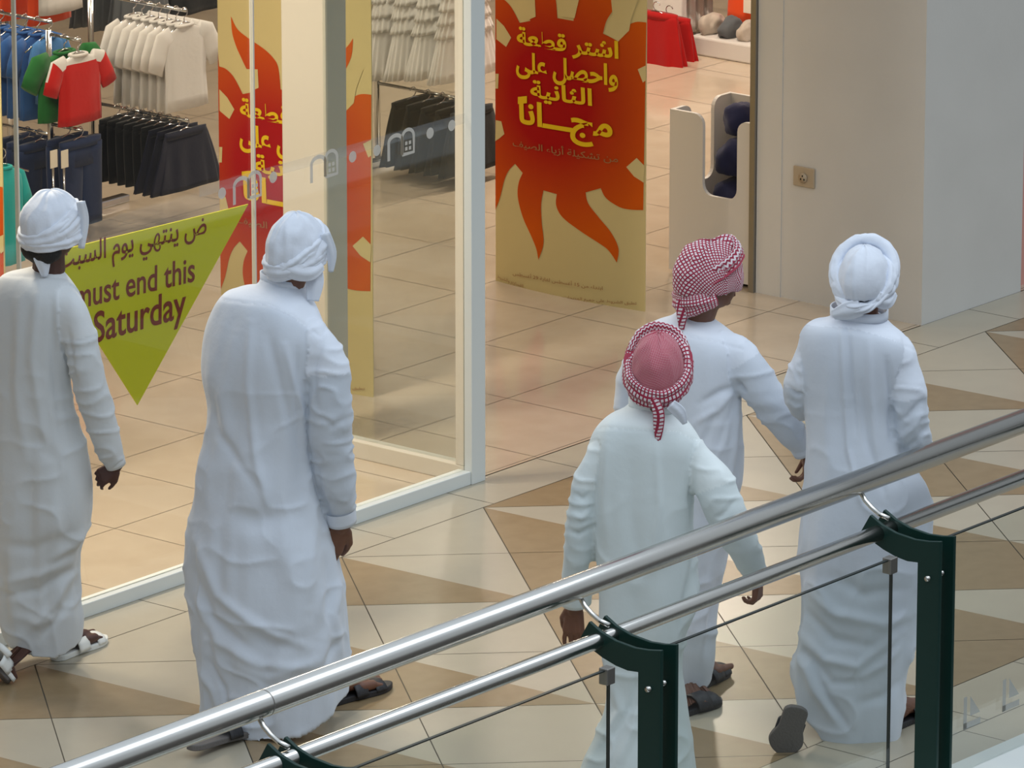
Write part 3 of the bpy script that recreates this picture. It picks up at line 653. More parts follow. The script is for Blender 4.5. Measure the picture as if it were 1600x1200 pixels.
rack('chrome clothes rack carrying the black skirts above the polo shirts', Pbs[0], 4.58, 4.82, (Pbs[2] + HZ_LOW + .009,))
jn = make_trousers('jeans', 'c_denim', .30, .40, .024, 12); Pj = at(122, 218, 1, 3.72); Pj[0] = Pr[0]; Pk = at(58, 222, 1, 4.05); Pk[0] = Pb[0]
row(jn, Pj, 2, .075, ['dark blue jeans hanging right below the red T-shirt', 'dark blue jeans second below the red T-shirt'], 'jeans', 'jeans on the far left rack')
for i in range(3): hang(jn, True, Pk + (0, .075 * i, 0), ['dark blue jeans foremost below the blue T-shirts', 'dark blue jeans second below the blue T-shirts', 'dark blue jeans hanging furthest left'][i], 'jeans', 'jeans on the far left rack')
tq = make_tee('t_shirt', ['c_turq'], .30, .42, .05, 14); hang(tq, False, at(4, 262, 1, 3.1), 'turquoise top at the left edge beside the white headscarf', 'T-shirt')
rack('chrome clothes rack carrying the red and green T-shirts', Pr[0], 3.705, 3.90, (Pr[2] + HZ_TOP + .009, Pj[2] + HZ_LOW + .009))
rack('chrome clothes rack carrying the blue T-shirts', Pb[0], 3.96, 4.37, (Pb[2] + HZ_TOP + .009, Pk[2] + HZ_LOW + .009))
for i, (px, lb_) in enumerate(((84, 'left of two white price cards under the red T-shirt'), (101, 'right of two white price cards under the red T-shirt'))):
    P = at(px, 245, 1, 3.6); r = empty('price_card', P, lb_, 'price card', 'price cards under the red T-shirt'); g = G(); g.box(P + (-.022, -.002, -.05), P + (.022, .002, .03)); g.build('card', 'tag', r)
    g = G(); g.tube([P + (0, .006, .02), (P[0], P[1] + .006, .012)], .006, 10); g.build('stand', 'chrome', r, True); g = G(); g.tube([(P[0], P[1] + .006, 0), (P[0], P[1] + .006, .012)], .022, 16); g.build('foot', 'chrome', r, True)
# middle rack: tiered dresses over black clothes
YM = 3.32
Pd = at(690, -98, 1, YM); dl = ['cream tiered ruffle dress hanging foremost in the middle of the window', 'cream tiered ruffle dress second from the front', 'cream tiered ruffle dress hanging furthest left of the four', 'cream tiered ruffle dress half hidden behind the white door post']
for i, (h_, dy) in enumerate(((.62, 0), (.64, .135), (.66, .27), (.62, -.135))):
    td = make_tiered('tiered_dress', ['c_white'], .22, .46, h_, .042, 6, i); hang(td, False, Pd + (0, dy, 0), dl[i], 'dress', 'tiered dresses on the middle rack')
bk = make_skirt('skirt', 'c_black', .30, .46, .29, .032, 10, 3, .06); Pk2 = at(690, 163, 1, YM); Pk2[0] = Pd[0]
for i, dy in enumerate((0, .09, .18, -.09, -.18)):
    hang(bk, i > 0, Pk2 + (0, dy, 0), ['black skirt in the middle of the row below the cream tiered dresses', 'black skirt second from the left below the cream tiered dresses', 'black skirt furthest left below the cream tiered dresses', 'black skirt behind the white door post', 'black skirt between the door post and the doorway banner'][i], 'skirt', 'black skirts on the middle rack')
rack('chrome clothes rack carrying the cream tiered dresses', Pd[0], YM - .20, YM + .40, (Pd[2] + HZ_TOP + .009, Pk2[2] + HZ_LOW + .009))
# right, through the doorway: a low white platform with clothes above
pl = G(); pl.box((6.66, 2.9, 0.0), (7.7, 4.05, .0985)); o = pl.build('display_platform', 'bin'); bevel(o, .01); tag(o, 'low white display platform under the red and grey clothes in the doorway', 'platform')
def rowx(first, P0, n, step, labels, cat, group):
    for i in range(n): hang(first, i > 0, np.asarray(P0) + np.array([step * i, random.uniform(-.002, .002), 0]), labels[i], cat, group, math.pi / 2 + random.uniform(-.012, .012))
gt = make_tee('t_shirt', ['c_white'], .32, .36, .026, 21); Pg = at(1046, -58, 0, 6.80)
rowx(gt, Pg, 4, .075, ['pale top hanging foremost above the red skirts in the doorway', 'pale top hanging second above the red skirts', 'pale top hanging third above the red skirts', 'pale top hanging last above the red skirts'], 'T-shirt', 'pale tops hanging in the doorway')
og = make_tee('t_shirt', ['c_orange'], .29, .335, .026, 22); Po = at(1162, -66, 0, 6.95)
rowx(og, Po, 3, .08, ['orange top hanging foremost in the doorway beside a paper tag', 'orange top hanging second behind the paper tag', 'orange top hanging last behind the paper tag'], 'T-shirt', 'orange tops hanging in the doorway')
P = at(1168, 10, 0, 6.895); g = G(); g.box(P + (-.002, -.025, -.035), P + (.002, .025, .035)); r_ = empty('price_tag', P, 'white paper tag hanging on the orange tops in the doorway', 'tag'); g.build('card', 'tag', r_); g = G(); g.tube([P + (0, 0, .03), P + (.03, .0, .10)], .0015, 6); g.build('string', 'tag', r_, True)
rd = make_skirt('skirt', 'c_darkred', .26, .38, .30, .045, 9, 8)
for i, (px, py, xx_) in enumerate(((1026, 20, 6.40), (1046, 26, 6.54))):
    hang(rd, i > 0, at(px, py, 0, xx_), ['red skirt just right of the doorway banner', 'red skirt second to the right of the doorway banner'][i], 'skirt', 'red skirts beside the doorway banner', math.pi / 2)
def lump(name, c, rx, ry, rz, m_, seed, amp=.25, parent=None):
    g = G(); R = []
    for a in np.linspace(-88, 88, 22):
        a = math.radians(a); R.append([np.array([math.cos(b) * math.cos(a), math.sin(b) * math.cos(a), math.sin(a)]) for b in np.linspace(0, 2 * math.pi, 40, endpoint=False)])
    Q = np.array([p for r_ in R for p in r_]); k = 1 + amp * vnoise(Q * 1.6, seed) + amp * .5 * np.abs(vnoise(Q * 3.4, seed + 1)); Q = Q * k[:, None] * np.array([rx, ry, rz]); Q[:, 2] = np.maximum(Q[:, 2], -rz * .7)
    n = 40; g.rings([list(Q[i * n:(i + 1) * n] + np.array(c)) for i in range(22)]); return g.build(name, m_, parent, True)
for i, (px, py, c_) in enumerate(((1113, 62, 'c_beige'), (1142, 70, 'c_grey'), (1171, 78, 'c_beige'))):
    P = at(px, py, 0, 6.775); P[2] = .0985 + .06 * .7; o = lump('folded_clothes', P, .085, .046, .06, c_, 30 + i); tag(o, ['beige bundle of clothes at the left of the white platform', 'dark grey bundle of clothes in the middle of the white platform', 'beige bundle of clothes at the right of the white platform'][i], 'clothes', 'bundles on the white platform')
gs = make_skirt('skirt', 'c_grey', .26, .38, .24, .028, 9, 12); Pl = at(1110, 28, 0, 6.84); Pl[1] = Pg[1]; Pl[2] = min(Pl[2], Pg[2] - .46)
rowx(gs, Pl, 3, .085, ['dark grey skirt foremost below the pale tops in the doorway', 'dark grey skirt second below the pale tops in the doorway', 'dark grey skirt last below the pale tops in the doorway'], 'skirt', 'dark grey skirts in the doorway')
r = empty('clothes_rack', (7.4, 3.4, .10), 'chrome clothes rail standing on the white platform in the doorway', 'clothes rack')
for P_, zz in ((Pg, (Pg[2] + HZ_TOP + .009, Pl[2] + HZ_LOW + .009)), (Po, (Po[2] + HZ_TOP + .009,))):
    g = G(); g.tube([(7.40, P_[1], .10), (7.40, P_[1], max(zz) + .02)], .014, 12); g.build('post', 'chrome', r, True)
    for z in zz: g = G(); g.tube([(P_[0] - .02, P_[1], z), (7.405, P_[1], z)], .008, 12); g.build('arm', 'chrome', r, True)
# white bin of boards with U-shaped cut-outs
XB = 3.07; y1b = at(1045, 425, 0, XB)[1] - .0; y0b = y1b - .56; zt = at(1052, 171, 0, XB)[2]; zc = at(1125, 309, 0, XB)[2]; DB = .42
bn = empty('display_bin', (XB + DB / 2, (y0b + y1b) / 2, 0), 'white display bin with U-shaped cut-outs beside the door jamb', 'bin')
def ucut(L, side, rr=.05):                                 # outline of one side board: two rounded horns and a deep U between them
    a, b = side, L - side; P = [(0, .02), (L, .02), (L, zt)]
    P += [(b + rr - rr * math.sin(t), zt - rr + rr * math.cos(t)) for t in np.linspace(0, math.pi / 2, 6)]
    P += [(b - rr + rr * math.cos(t), zc + rr - rr * math.sin(t)) for t in np.linspace(0, math.pi / 2, 6)]
    P += [(a + rr - rr * math.sin(t), zc + rr - rr * math.cos(t)) for t in np.linspace(0, math.pi / 2, 6)]
    P += [(a - rr + rr * math.cos(t), zt - rr + rr * math.sin(t)) for t in np.linspace(0, math.pi / 2, 6)]
    return P + [(0, zt)]
for x in (XB, XB + DB):
    g = G(); g.prism([(x, y1b - s, z) for s, z in ucut(y1b - y0b, .185)], (.018, 0, 0)); g.build('board', 'bin', bn)
for y in (y0b, y1b - .018):
    g = G(); g.prism([(XB + .018 + s, y, z) for s, z in ucut(DB - .018, .12)], (0, .018, 0)); g.build('board', 'bin', bn)
g = G(); g.box((XB + .018, y0b + .018, zc - .16), (XB + DB, y1b - .018, zc - .14)); g.build('bottom', 'bin', bn)
for x in (XB + .04, XB + DB - .04):
    for y in (y0b + .05, y1b - .05): g = G(); g.tube([(x, y, 0), (x, y, .025)], .018, 12); g.build('foot', 'hair', bn)
zb = zc - .14
for i, (fx, fy, z_, rx, ry, rz, lb_) in enumerate(((.21, .29, .080, .13, .165, .105, 'dark navy garment low in the white bin'), (.23, .33, .262, .115, .12, .095, 'dark navy garment heaped in the middle of the white bin'), (.27, .36, .415, .08, .09, .085, 'dark navy garment topping the heap in the white bin'))):
    o = lump('folded_clothes', (XB + fx, y0b + fy, zb + z_ * 1.03), rx, ry, rz, 'c_binblue', 50 + i, .14); tag(o, lb_, 'clothes', 'navy garments in the white bin')

# ------------------------------------------------------------------ people
def unit(v): v = np.asarray(v, float); return v / (np.linalg.norm(v) + 1e-12)
def crom(K, sub):
    """Catmull-Rom through the rows of K"""
    K = np.asarray(K, float); n = len(K); out = []
    for i in range(n - 1):
        p0, p1, p2, p3 = K[max(i - 1, 0)], K[i], K[i + 1], K[min(i + 2, n - 1)]
        for t in np.linspace(0, 1, sub, endpoint=False): out.append(.5 * (2 * p1 + (p2 - p0) * t + (2 * p0 - 5 * p1 + 4 * p2 - p3) * t * t + (3 * p1 - p0 - 3 * p2 + p3) * t ** 3))
    out.append(K[-1]); return np.array(out)
def remeshed(g, voxel, it, fac=.5):
    o = mesh_obj('tmp', g.V, g.F, []); r = o.modifiers.new('r', 'REMESH'); r.mode = 'VOXEL'; r.voxel_size = voxel
    if it: s = o.modifiers.new('s', 'SMOOTH'); s.iterations = it; s.factor = fac
    dg = bpy.context.evaluated_depsgraph_get(); dg.update(); me = bpy.data.meshes.new_from_object(o.evaluated_get(dg)); old = o.data
    bpy.data.objects.remove(o); bpy.data.meshes.remove(old); return me
def arr(me): a = np.empty(len(me.vertices) * 3); me.vertices.foreach_get('co', a); return a.reshape(-1, 3)
def nrm(me): a = np.empty(len(me.vertices) * 3); me.vertex_normals.foreach_get('vector', a); return a.reshape(-1, 3)
def proj_all(P): q = P - CAM; z = q @ FW; return np.stack([800 + FPX * (q @ RT) / z, 600 - FPX * (q @ UPV) / z], 1)
def seg_dist(Q, pl):
    """distance of the points Q (n,2) to a polyline, and the position along it 0..1"""
    best = np.full(len(Q), 1e9); tt = np.zeros(len(Q)); pl = np.asarray(pl, float); n = len(pl) - 1
    for i in range(n):
        a, b = pl[i], pl[i + 1]; d = b - a; t = np.clip(((Q - a) @ d) / (d @ d + 1e-9), 0, 1); e = np.linalg.norm(Q - a - t[:, None] * d, axis=1)
        m_ = e < best; best[m_] = e[m_]; tt[m_] = (i + t[m_]) / n
    return best, tt

class Fig:
    def __init__(s, feet, phi, label, beta=None):
        s.root = np.mean([fl(*f) for f in feet], 0); s.phi = math.radians(phi); s.beta = math.radians(beta if beta is not None else phi)
        s.f = FH * math.cos(s.phi) + RT * math.sin(s.phi); s.l = RT * math.cos(s.phi) - FH * math.sin(s.phi)
        s.hf = FH * math.cos(s.beta) + RT * math.sin(s.beta); s.hl = RT * math.cos(s.beta) - FH * math.sin(s.beta)
        s.k = FPX / ((s.root + (0, 0, .9) - CAM) @ FW); s.obj = empty('person', s.root, label, 'person'); s.body = G(); s.sleeves = []
    def P(s, x, y, off=0.0):
        d = ray(x, y); return CAM + d * ((off - (CAM - s.root) @ FH) / (d @ FH))
    # ---- robe
    def ring(s, row, scale=1.0, n=56):
        xl, yl, xr, yr, ratio, off, ex, sag = row
        L, R = s.P(xl, yl, off), s.P(xr, yr, off); C = (L + R) / 2; hw = (R - L) @ RT / 2; out = []; T = np.linspace(0, 2 * math.pi, n, endpoint=False)
        c, q = np.cos(T), np.sin(T); A = np.sign(c) * np.abs(c) ** (2 / ex); B = np.sign(q) * np.abs(q) ** (2 / ex) * ratio
        V = A[:, None] * s.l + B[:, None] * s.f; sc = hw / np.max(V @ RT); V = V * sc * scale; u = V @ RT / hw; v = V @ FH / (hw + 1e-9)
        Z = u * (R[2] - L[2]) / 2 + np.minimum(v, 0) * sag
        V = V + C; V[:, 2] = C[2] + Z; return V
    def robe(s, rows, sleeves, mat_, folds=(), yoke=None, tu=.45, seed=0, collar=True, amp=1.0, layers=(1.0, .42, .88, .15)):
        full = [list(r) + [0.0, 2.35, 0.0][len(r) - 5:] if len(r) < 8 else list(r) for r in rows]
        dense = crom(full, 4); s.rows = dense; g = G(); g.rings([s.ring(r) for r in dense][::-1]); hem = s.ring(dense[-1]); s.slv = []
        for sl in sleeves:
            x, y, o_, w_ = sl[0]; cx = np.mean([(r[0] + r[2]) / 2 for r in rows[2:5]])
            D = crom([(x + (cx - x) * .34, y + 20, o_ * .6, w_ * .66), (x + (cx - x) * .06, y + 10, o_, w_ * .86)] + list(sl[1:]), 6); pts = np.array([s.P(*d[:3]) for d in D]); rad = D[:, 3] / s.k; s.slv.append((pts, rad)); g.tube(pts, rad, 26)
        me = remeshed(g, .0075, 6); V = arr(me); ed = np.empty(len(me.edges) * 2, dtype=np.int32); me.edges.foreach_get('vertices', ed); ed = ed.reshape(-1, 2); wgt = np.zeros(len(V))
        for pts, rad in s.slv: wgt = np.maximum(wgt, 1 - smoothstep(.10, .19, np.linalg.norm(V - pts[4], axis=1)))
        deg = np.bincount(ed.ravel(), minlength=len(V)).astype(float)
        for _ in range(40):                                # ease the shoulder where sleeve and trunk meet
            A_ = np.stack([np.bincount(ed[:, 0], V[ed[:, 1], q], len(V)) + np.bincount(ed[:, 1], V[ed[:, 0], q], len(V)) for q in range(3)], 1) / deg[:, None]; V = V + (A_ - V) * (wgt * .6)[:, None]
        me.vertices.foreach_set('co', V.ravel()); me.update(); N = nrm(me); Q = proj_all(V); front = smoothstep(.05, .4, -(N @ FW))
        hz = hem[:, 2].mean(); top = V[:, 2].max(); h = np.clip((V[:, 2] - hz) / (top - hz), 0, 1)
        arm = np.zeros(len(V), bool); at_ = np.zeros(len(V))
        for pts, rad in s.slv:
            d2 = ((V[:, None, :] - pts[None]) ** 2).sum(2); j = d2.argmin(1); dd = np.sqrt(d2[np.arange(len(V)), j])
            t = j / (len(pts) - 1); sel = (dd < rad[j] * 1.22) & (t > .10); arm |= sel; at_[sel] = t[sel]
        Ld = np.stack([(V - s.root) @ s.l, (V - s.root) @ s.f, V[:, 2]], 1)
        body_w = np.where(arm, 0, 1.0)
        low = 1 - h
        disp = body_w * (vnoise(Ld * (11, 11, 1.6), seed) * (.004 + .013 * low) + vnoise(Ld * (22, 22, 3.2), seed + 3) * (.003 + .005 * low) + vnoise(Ld * (5, 5, 5), seed + 8) * .006) * amp
        crease = 1 - np.abs(vnoise(Ld * (7, 7, 10), seed + 21)); disp += body_w * (crease ** 5 - .25) * .008 * smoothstep(.1, .5, low) * amp
        wr = 1 - np.abs(vnoise(Ld * (9, 9, 24) + vnoise(Ld * 6, seed + 2)[:, None] * .8, seed + 12)); disp += (1 - body_w) * ((wr ** 3 - .35) * .008 + vnoise(Ld * (8, 8, 8), seed + 4) * .004)
        for pl, wd, a in folds:
            d, t = seg_dist(Q, pl); disp += a * np.exp(-(d / wd) ** 2) * np.sin(np.clip(t, .02, .98) * math.pi) ** .5 * front
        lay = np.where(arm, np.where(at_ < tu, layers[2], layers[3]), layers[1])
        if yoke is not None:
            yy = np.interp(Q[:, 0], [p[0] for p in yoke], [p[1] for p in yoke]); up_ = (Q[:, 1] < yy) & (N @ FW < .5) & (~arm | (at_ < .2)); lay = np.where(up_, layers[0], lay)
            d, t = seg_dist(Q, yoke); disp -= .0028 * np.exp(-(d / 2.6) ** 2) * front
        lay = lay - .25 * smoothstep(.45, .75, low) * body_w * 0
        V2 = V + N * disp[:, None]
        me.vertices.foreach_set('co', V2.ravel()); me.update(); from mathutils.bvhtree import BVHTree
        s.bvh = BVHTree.FromPolygons([tuple(v) for v in V2], [tuple(p.vertices) for p in me.polygons]); pn0 = np.linalg.svd(hem - hem.mean(0))[2][2]; pn0 = pn0 if pn0[2] > 0 else -pn0; s.hemp = (hem.mean(0), pn0)
        me.vertices.foreach_set('co', (V2 - s.root).ravel())
        a = me.attributes.new('layer', 'FLOAT', 'POINT'); a.data.foreach_set('value', lay.astype(np.float32))
        bm = bmesh.new(); bm.from_mesh(me); HL = hem; kill = []
        pn = np.linalg.svd(hem - hem.mean(0))[2][2]; pn = pn if pn[2] > 0 else -pn
        for f in bm.faces:
            c = np.array(f.calc_center_median()) + s.root
            if abs((c - hem.mean(0)) @ pn) < .035 and f.normal.z < -.55: kill.append(f)
        bmesh.ops.delete(bm, geom=kill, context='FACES'); bm.to_mesh(me); bm.free()
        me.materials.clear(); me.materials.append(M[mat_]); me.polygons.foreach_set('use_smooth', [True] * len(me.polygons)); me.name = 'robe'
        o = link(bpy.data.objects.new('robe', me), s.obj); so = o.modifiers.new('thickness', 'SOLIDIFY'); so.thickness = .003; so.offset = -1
        if collar:
            g = G(); r0 = list(dense[0]); R0 = s.ring(r0, 1.03, 40); up_ = np.array([0, 0, .022]); R1 = s.ring(r0, .97, 40)
            g.rings([R0 - up_ * .4, R0 + up_, R1 + up_, R1 - up_ * .4], cap=False, closed=True); c = g.build('collar', mat_, s.obj, True)
            c.data.attributes.new('layer', 'FLOAT', 'POINT').data.foreach_set('value', np.ones(len(c.data.vertices), dtype=np.float32))
        # cuffs: a stitched hem at each sleeve end
        for pts, rad in s.slv:
            d = unit(pts[-1] - pts[-3]); g = G(); g.tube([pts[-1] - d * .05, pts[-1] - d * .01, pts[-1] + d * .004, pts[-1] + d * .002, pts[-1] - d * .03], [rad[-1] * 1.12 + .004, rad[-1] * 1.06 + .004, rad[-1] * 1.02 + .004, rad[-1] * .9, rad[-1] * .88], 26, cap=False)
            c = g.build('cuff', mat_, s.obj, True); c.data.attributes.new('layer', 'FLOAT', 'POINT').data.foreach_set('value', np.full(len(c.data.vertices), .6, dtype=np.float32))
        # the trunk and arms of the body inside the robe
        m_ = int(len(dense) * .62); s.body.rings([s.ring(r, .80, 30) for r in dense[:m_]][::-1])
        for pts, rad in s.slv:
            q = pts[::3] if (len(pts) - 1) % 3 == 0 else np.concatenate([pts[:-1:3], pts[-1:]]); rr = np.linspace(min(rad[4] * .62, .05), .026, len(q))
            for i in range(len(q) - 1): s.body.capsule(q[i], rr[i], q[i + 1], rr[i + 1], 12)
    # ---- hands, feet, head
    def hand(s, wrist, d, pn, side, curl=.5, sc=1.0, spread=.12):
        """d fingers' direction, pn the way the palm faces, side towards the thumb"""
        w_ = s.P(*wrist); d = unit(d); pn = unit(np.asarray(pn) - d * (np.asarray(pn) @ d)); sd = np.cross(d, pn); sd = sd * (1 if sd @ np.asarray(side) > 0 else -1); g = s.body
        en = min((q[0] for q in s.slv), key=lambda q: np.linalg.norm(q[-1] - w_)); g.capsule(en[-2], .024 * sc, w_ + d * .012 * sc, .025 * sc)
        LN = (.072, .080, .074, .058)
        for i in range(4):
            off = (.030 - .0205 * i) * sc; kn = w_ + d * (.092 - .004 * abs(i - 1)) * sc + sd * off; g.capsule(w_ + d * .015 * sc + sd * off * .55, .0165 * sc, kn, .0125 * sc, 12)
            ang = curl * (.55 + .09 * i); p = kn; rad = (.0092, .0086, .0078, .0068); L = LN[i] * sc
            for q, fr in enumerate((.45, .31, .24)):
                dr = unit(d * math.cos(ang) + pn * math.sin(ang) + sd * spread * (1.5 - i) * .5); nx = p + dr * L * fr; g.capsule(p, rad[q] * sc, nx, rad[q + 1] * sc, 10); p = nx; ang += curl * .75
        p = w_ + d * .022 * sc + sd * .026 * sc; a = p + unit(d * .75 + sd * .62 + pn * .30) * .042 * sc; b = a + unit(d * .92 + sd * .18 + pn * .42) * .030 * sc; c = b + unit(d * .9 + pn * .5) * .024 * sc
        g.capsule(p, .0165 * sc, a, .0125 * sc, 12); g.capsule(a, .0115 * sc, b, .010 * sc, 12); g.capsule(b, .010 * sc, c, .008 * sc, 12)
    def foot(s, heel, toe, sandal=('leather', 'leather'), up=(0, 0, 1), straps=((.52, .07), (.76, .05)), back=False, hip=None, side=1, knee_f=.06, wsc=1.0, shin=False):
        """heel and toe: points under the sole"""
        heel, toe = np.asarray(heel, float), np.asarray(toe, float); f = unit(toe - heel); L = np.linalg.norm(toe - heel); up = unit(np.asarray(up, float) - f * (np.asarray(up, float) @ f)); sd = np.cross(f, up); T = .022; g = s.body
        B = lambda a, b, c: heel + f * a * L + sd * b + up * (T + c)
        g.capsule(B(.13, 0, .030), .031, B(.30, 0, .034), .030); g.capsule(B(.28, 0, .045), .033, B(.62, 0, .026), .025); g.capsule(B(.55, .024, .020), .021, B(.70, .027, .017), .018); g.capsule(B(.55, -.022, .020), .021, B(.70, -.026, .016), .017)
        for i, (o_, tl, r_) in enumerate(((.033 * side, .99, .0125), (.013 * side, .97, .0095), (-.004 * side, .935, .009), (-.020 * side, .90, .0085), (-.035 * side, .86, .008))): g.capsule(B(.68, o_ * .85, .016), r_ + .004, B(tl - .05, o_, .010), r_, 10)
        an = B(.17, 0, .085)
        if shin: g.capsule(B(.06, 0, .030), .030, B(.06, 0, .032) + np.array([0, 0, .075]), .033)
        g.capsule(B(.17, 0, .035), .034, an, .030)
        if hip is not None:
            hp = s.root + s.l * .085 * hip + np.array([0, 0, .88 * s.hgt]); c_ = s.rows[int(len(s.rows) * .55)]; cc = (s.P(c_[0], c_[1], c_[5]) + s.P(c_[2], c_[3], c_[5])) / 2; hp[:2] = (cc + s.l * .085 * hip)[:2]
            kn = (hp + an) / 2 + s.f * knee_f; g.capsule(hp, .075, kn, .050); g.capsule(kn, .048, an + (kn - an) * .55, .046); g.capsule(an + (kn - an) * .55, .045, an, .029)
        O = [(-.02, -.018), (-.035, .0), (-.02, .018), (.06, .033), (.25, .034), (.45, .036), (.62, .045), (.78, .048), (.92, .038), (1.02, .018), (1.05, 0.0), (1.02, -.018), (.92, -.036), (.78, -.047), (.62, -.044), (.45, -.034), (.25, -.033), (.06, -.032)]
        D = crom(O + [O[0]], 3)[:-1] * np.array([1, wsc]); r = bpy.data.objects.new('sandal', None); COL.objects.link(r); r.parent = s.obj
        q = G(); q.prism([heel + f * a * L + sd * b for a, b in D], up * T); o = q.build('sole', sandal[1], r); bevel(o, .004)
        for a, wd in straps:
            q = G(); R = []
            for e in (-wd / 2, -wd * .2, wd * .2, wd / 2):
                rr = []
                hgt = .075 - .055 * a; hw = .046
                for k in range(2):
                    for t in (np.linspace(0, math.pi, 14) if k == 0 else np.linspace(math.pi, 0, 14)):
                        kk = 1 + (.10 if k == 0 else -.02); rr.append(heel + f * (a * L + e) + sd * hw * kk * math.cos(t) + up * (T * .6 + hgt * kk * math.sin(t)))
                R.append(rr)
            q.rings(R); q.build('strap', sandal[0], r, True)
        if back:
            q = G(); q.tube([heel + f * (.30 - .33 * math.sin(t)) * L + sd * .038 * math.cos(t) + up * (T + .045) for t in np.linspace(0, math.pi, 16)], .008, 8, up=tuple(up), sq=1.6); q.build('heel_strap', sandal[0], r, True)
    def head(s, x, y, off=0.0, hair=True, nape=None):
        c = s.P(x, y, off); s.hc = c; f, l, z = s.hf, s.hl, np.array([0, 0, 1.0]); g = s.body; s.face = c
        g.ellipsoid(c + z * .01 - f * .008, (l * .075, f * .095, z * .105)); g.ellipsoid(c - z * .055 + f * .025, (l * .058, f * .066, z * .062))
        g.capsule(c - z * .095 + f * .062, .017, c - z * .098 + f * .066, .016)                       # chin
        g.capsule(c + z * .0 + f * .088, .009, c - z * .036 + f * .103, .014); g.capsule(c - z * .04 + f * .09 - l * .012, .009, c - z * .04 + f * .09 + l * .012, .009)
        for sg_ in (-1, 1):
            g.capsule(c - z * .035 + f * .0 + l * .074 * sg_, .010, c + z * .012 - f * .008 + l * .079 * sg_, .013); g.capsule(c + z * .022 + f * .085 + l * .014 * sg_, .009, c + z * .02 + f * .072 + l * .048 * sg_, .009)
            g.ellipsoid(c - z * .02 + f * .066 + l * .042 * sg_, (l * .022, f * .02, z * .022), 12, 8)
        for dz, r_ in ((-.064, .0075), (-.074, .008)): g.capsule(c + z * dz + f * .087 - l * .018, r_ * .8, c + z * dz + f * .087 + l * .018, r_ * .8)
        r0 = s.rows[0]; nk = (s.P(r0[0], r0[1], r0[5]) + s.P(r0[2], r0[3], r0[5])) / 2; g.capsule(c - z * .06 - f * .012, .055, nk - z * .06, .062)
        if hair:
            q = G(); R = []
            for a in np.linspace(-52, 2, 14):
                a = math.radians(a); R.append([c - f * .016 + z * .008 + (l * .081 * math.cos(b) + f * .088 * math.sin(b)) * math.cos(a) + z * .113 * math.sin(a) for b in np.linspace(math.pi * .98, math.pi * 2.02, 26)])
            V = [p for r_ in R for p in r_]; n = 26; q.add(V, [(i * n + j, i * n + j + 1, (i + 1) * n + j + 1, (i + 1) * n + j) for i in range(13) for j in range(25)])
            P_ = np.array(q.V); e = unit; q.V = [tuple(p + unit(p - c) * .004 * vnoise(np.array([p]) * 120, 3)[0]) for p in P_]; o = q.build('hair', 'hair', s.obj, True); so = o.modifiers.new('thickness', 'SOLIDIFY'); so.thickness = .012; so.offset = -1
        if nape:
            q = G(); q.ellipsoid(c - f * .045 - z * .082, (l * nape[0], f * nape[1], z * nape[2]), 40, 26); P_ = np.array(q.V); q.V = [tuple(v) for v in P_ + (P_ - P_.mean(0)) * (vnoise((P_ - s.root) * (60, 60, 18), 4)[:, None] * .10)]; q.build('hair', 'hair', s.obj, True)
        for sg_ in (-1, 1):
            q = G(); q.ellipsoid(c + z * .004 + f * .081 + l * .031 * sg_, (l * .014, f * .012, z * .010), 14, 10); e = q.build('eye', 'eye', s.obj, True)
            q = G(); q.ellipsoid(c + z * .004 + f * .0905 + l * .031 * sg_, (l * .0055, f * .004, z * .0055), 10, 8); q.build('iris', 'pupil', e, True)
    def flesh(s, skin):
        me = remeshed(s.body, .0046, 3, .4); V = arr(me); r0 = s.rows[2]; neck = (s.P(r0[0], r0[1], r0[5]) + s.P(r0[2], r0[3], r0[5])) / 2
        below = (V - s.hemp[0]) @ s.hemp[1] < .012; free = below | (V[:, 2] > neck[2] - .01)
        for pts, rad in s.slv: d_ = unit(pts[-1] - pts[-3]); free |= ((V - pts[-1]) @ d_ > -.03) & (np.linalg.norm(V - pts[-1], axis=1) < .26)
        for _ in range(3):                                 # cloth lies over the body: keep the flesh beneath it
            for i in np.nonzero(~free)[0]:
                loc, no, _i, _d = s.bvh.find_nearest(Vector(V[i]))
                if (Vector(V[i]) - loc).dot(no) > -.020: V[i] = np.array(loc - no * .024)
        me.vertices.foreach_set('co', (V - s.root).ravel()); me.materials.clear(); me.materials.append(M[skin]); me.materials.append(M['lip'])
        me.polygons.foreach_set('use_smooth', [True] * len(me.polygons)); c = np.empty(len(me.polygons) * 3); me.polygons.foreach_get('center', c); c = c.reshape(-1, 3) + s.root - s.hc
        lip = (np.abs(c[:, 2] + .069) < .010) & (c @ s.hf > .084) & (np.abs(c @ s.hl) < .024); me.polygons.foreach_set('material_index', lip.astype(np.int32)); me.name = 'body'; me.update()
        link(bpy.data.objects.new('body', me), s.obj)
    # ---- headscarf
    def hp(s, a, b, c): return s.hc + s.hl * a + s.hf * b + np.array([0, 0, 1.0]) * c
    def scarf(s): 
        r = bpy.data.objects.new('headscarf', None); COL.objects.link(r); r.parent = s.obj; r.location = tuple(s.hc - s.root); s.sc = r
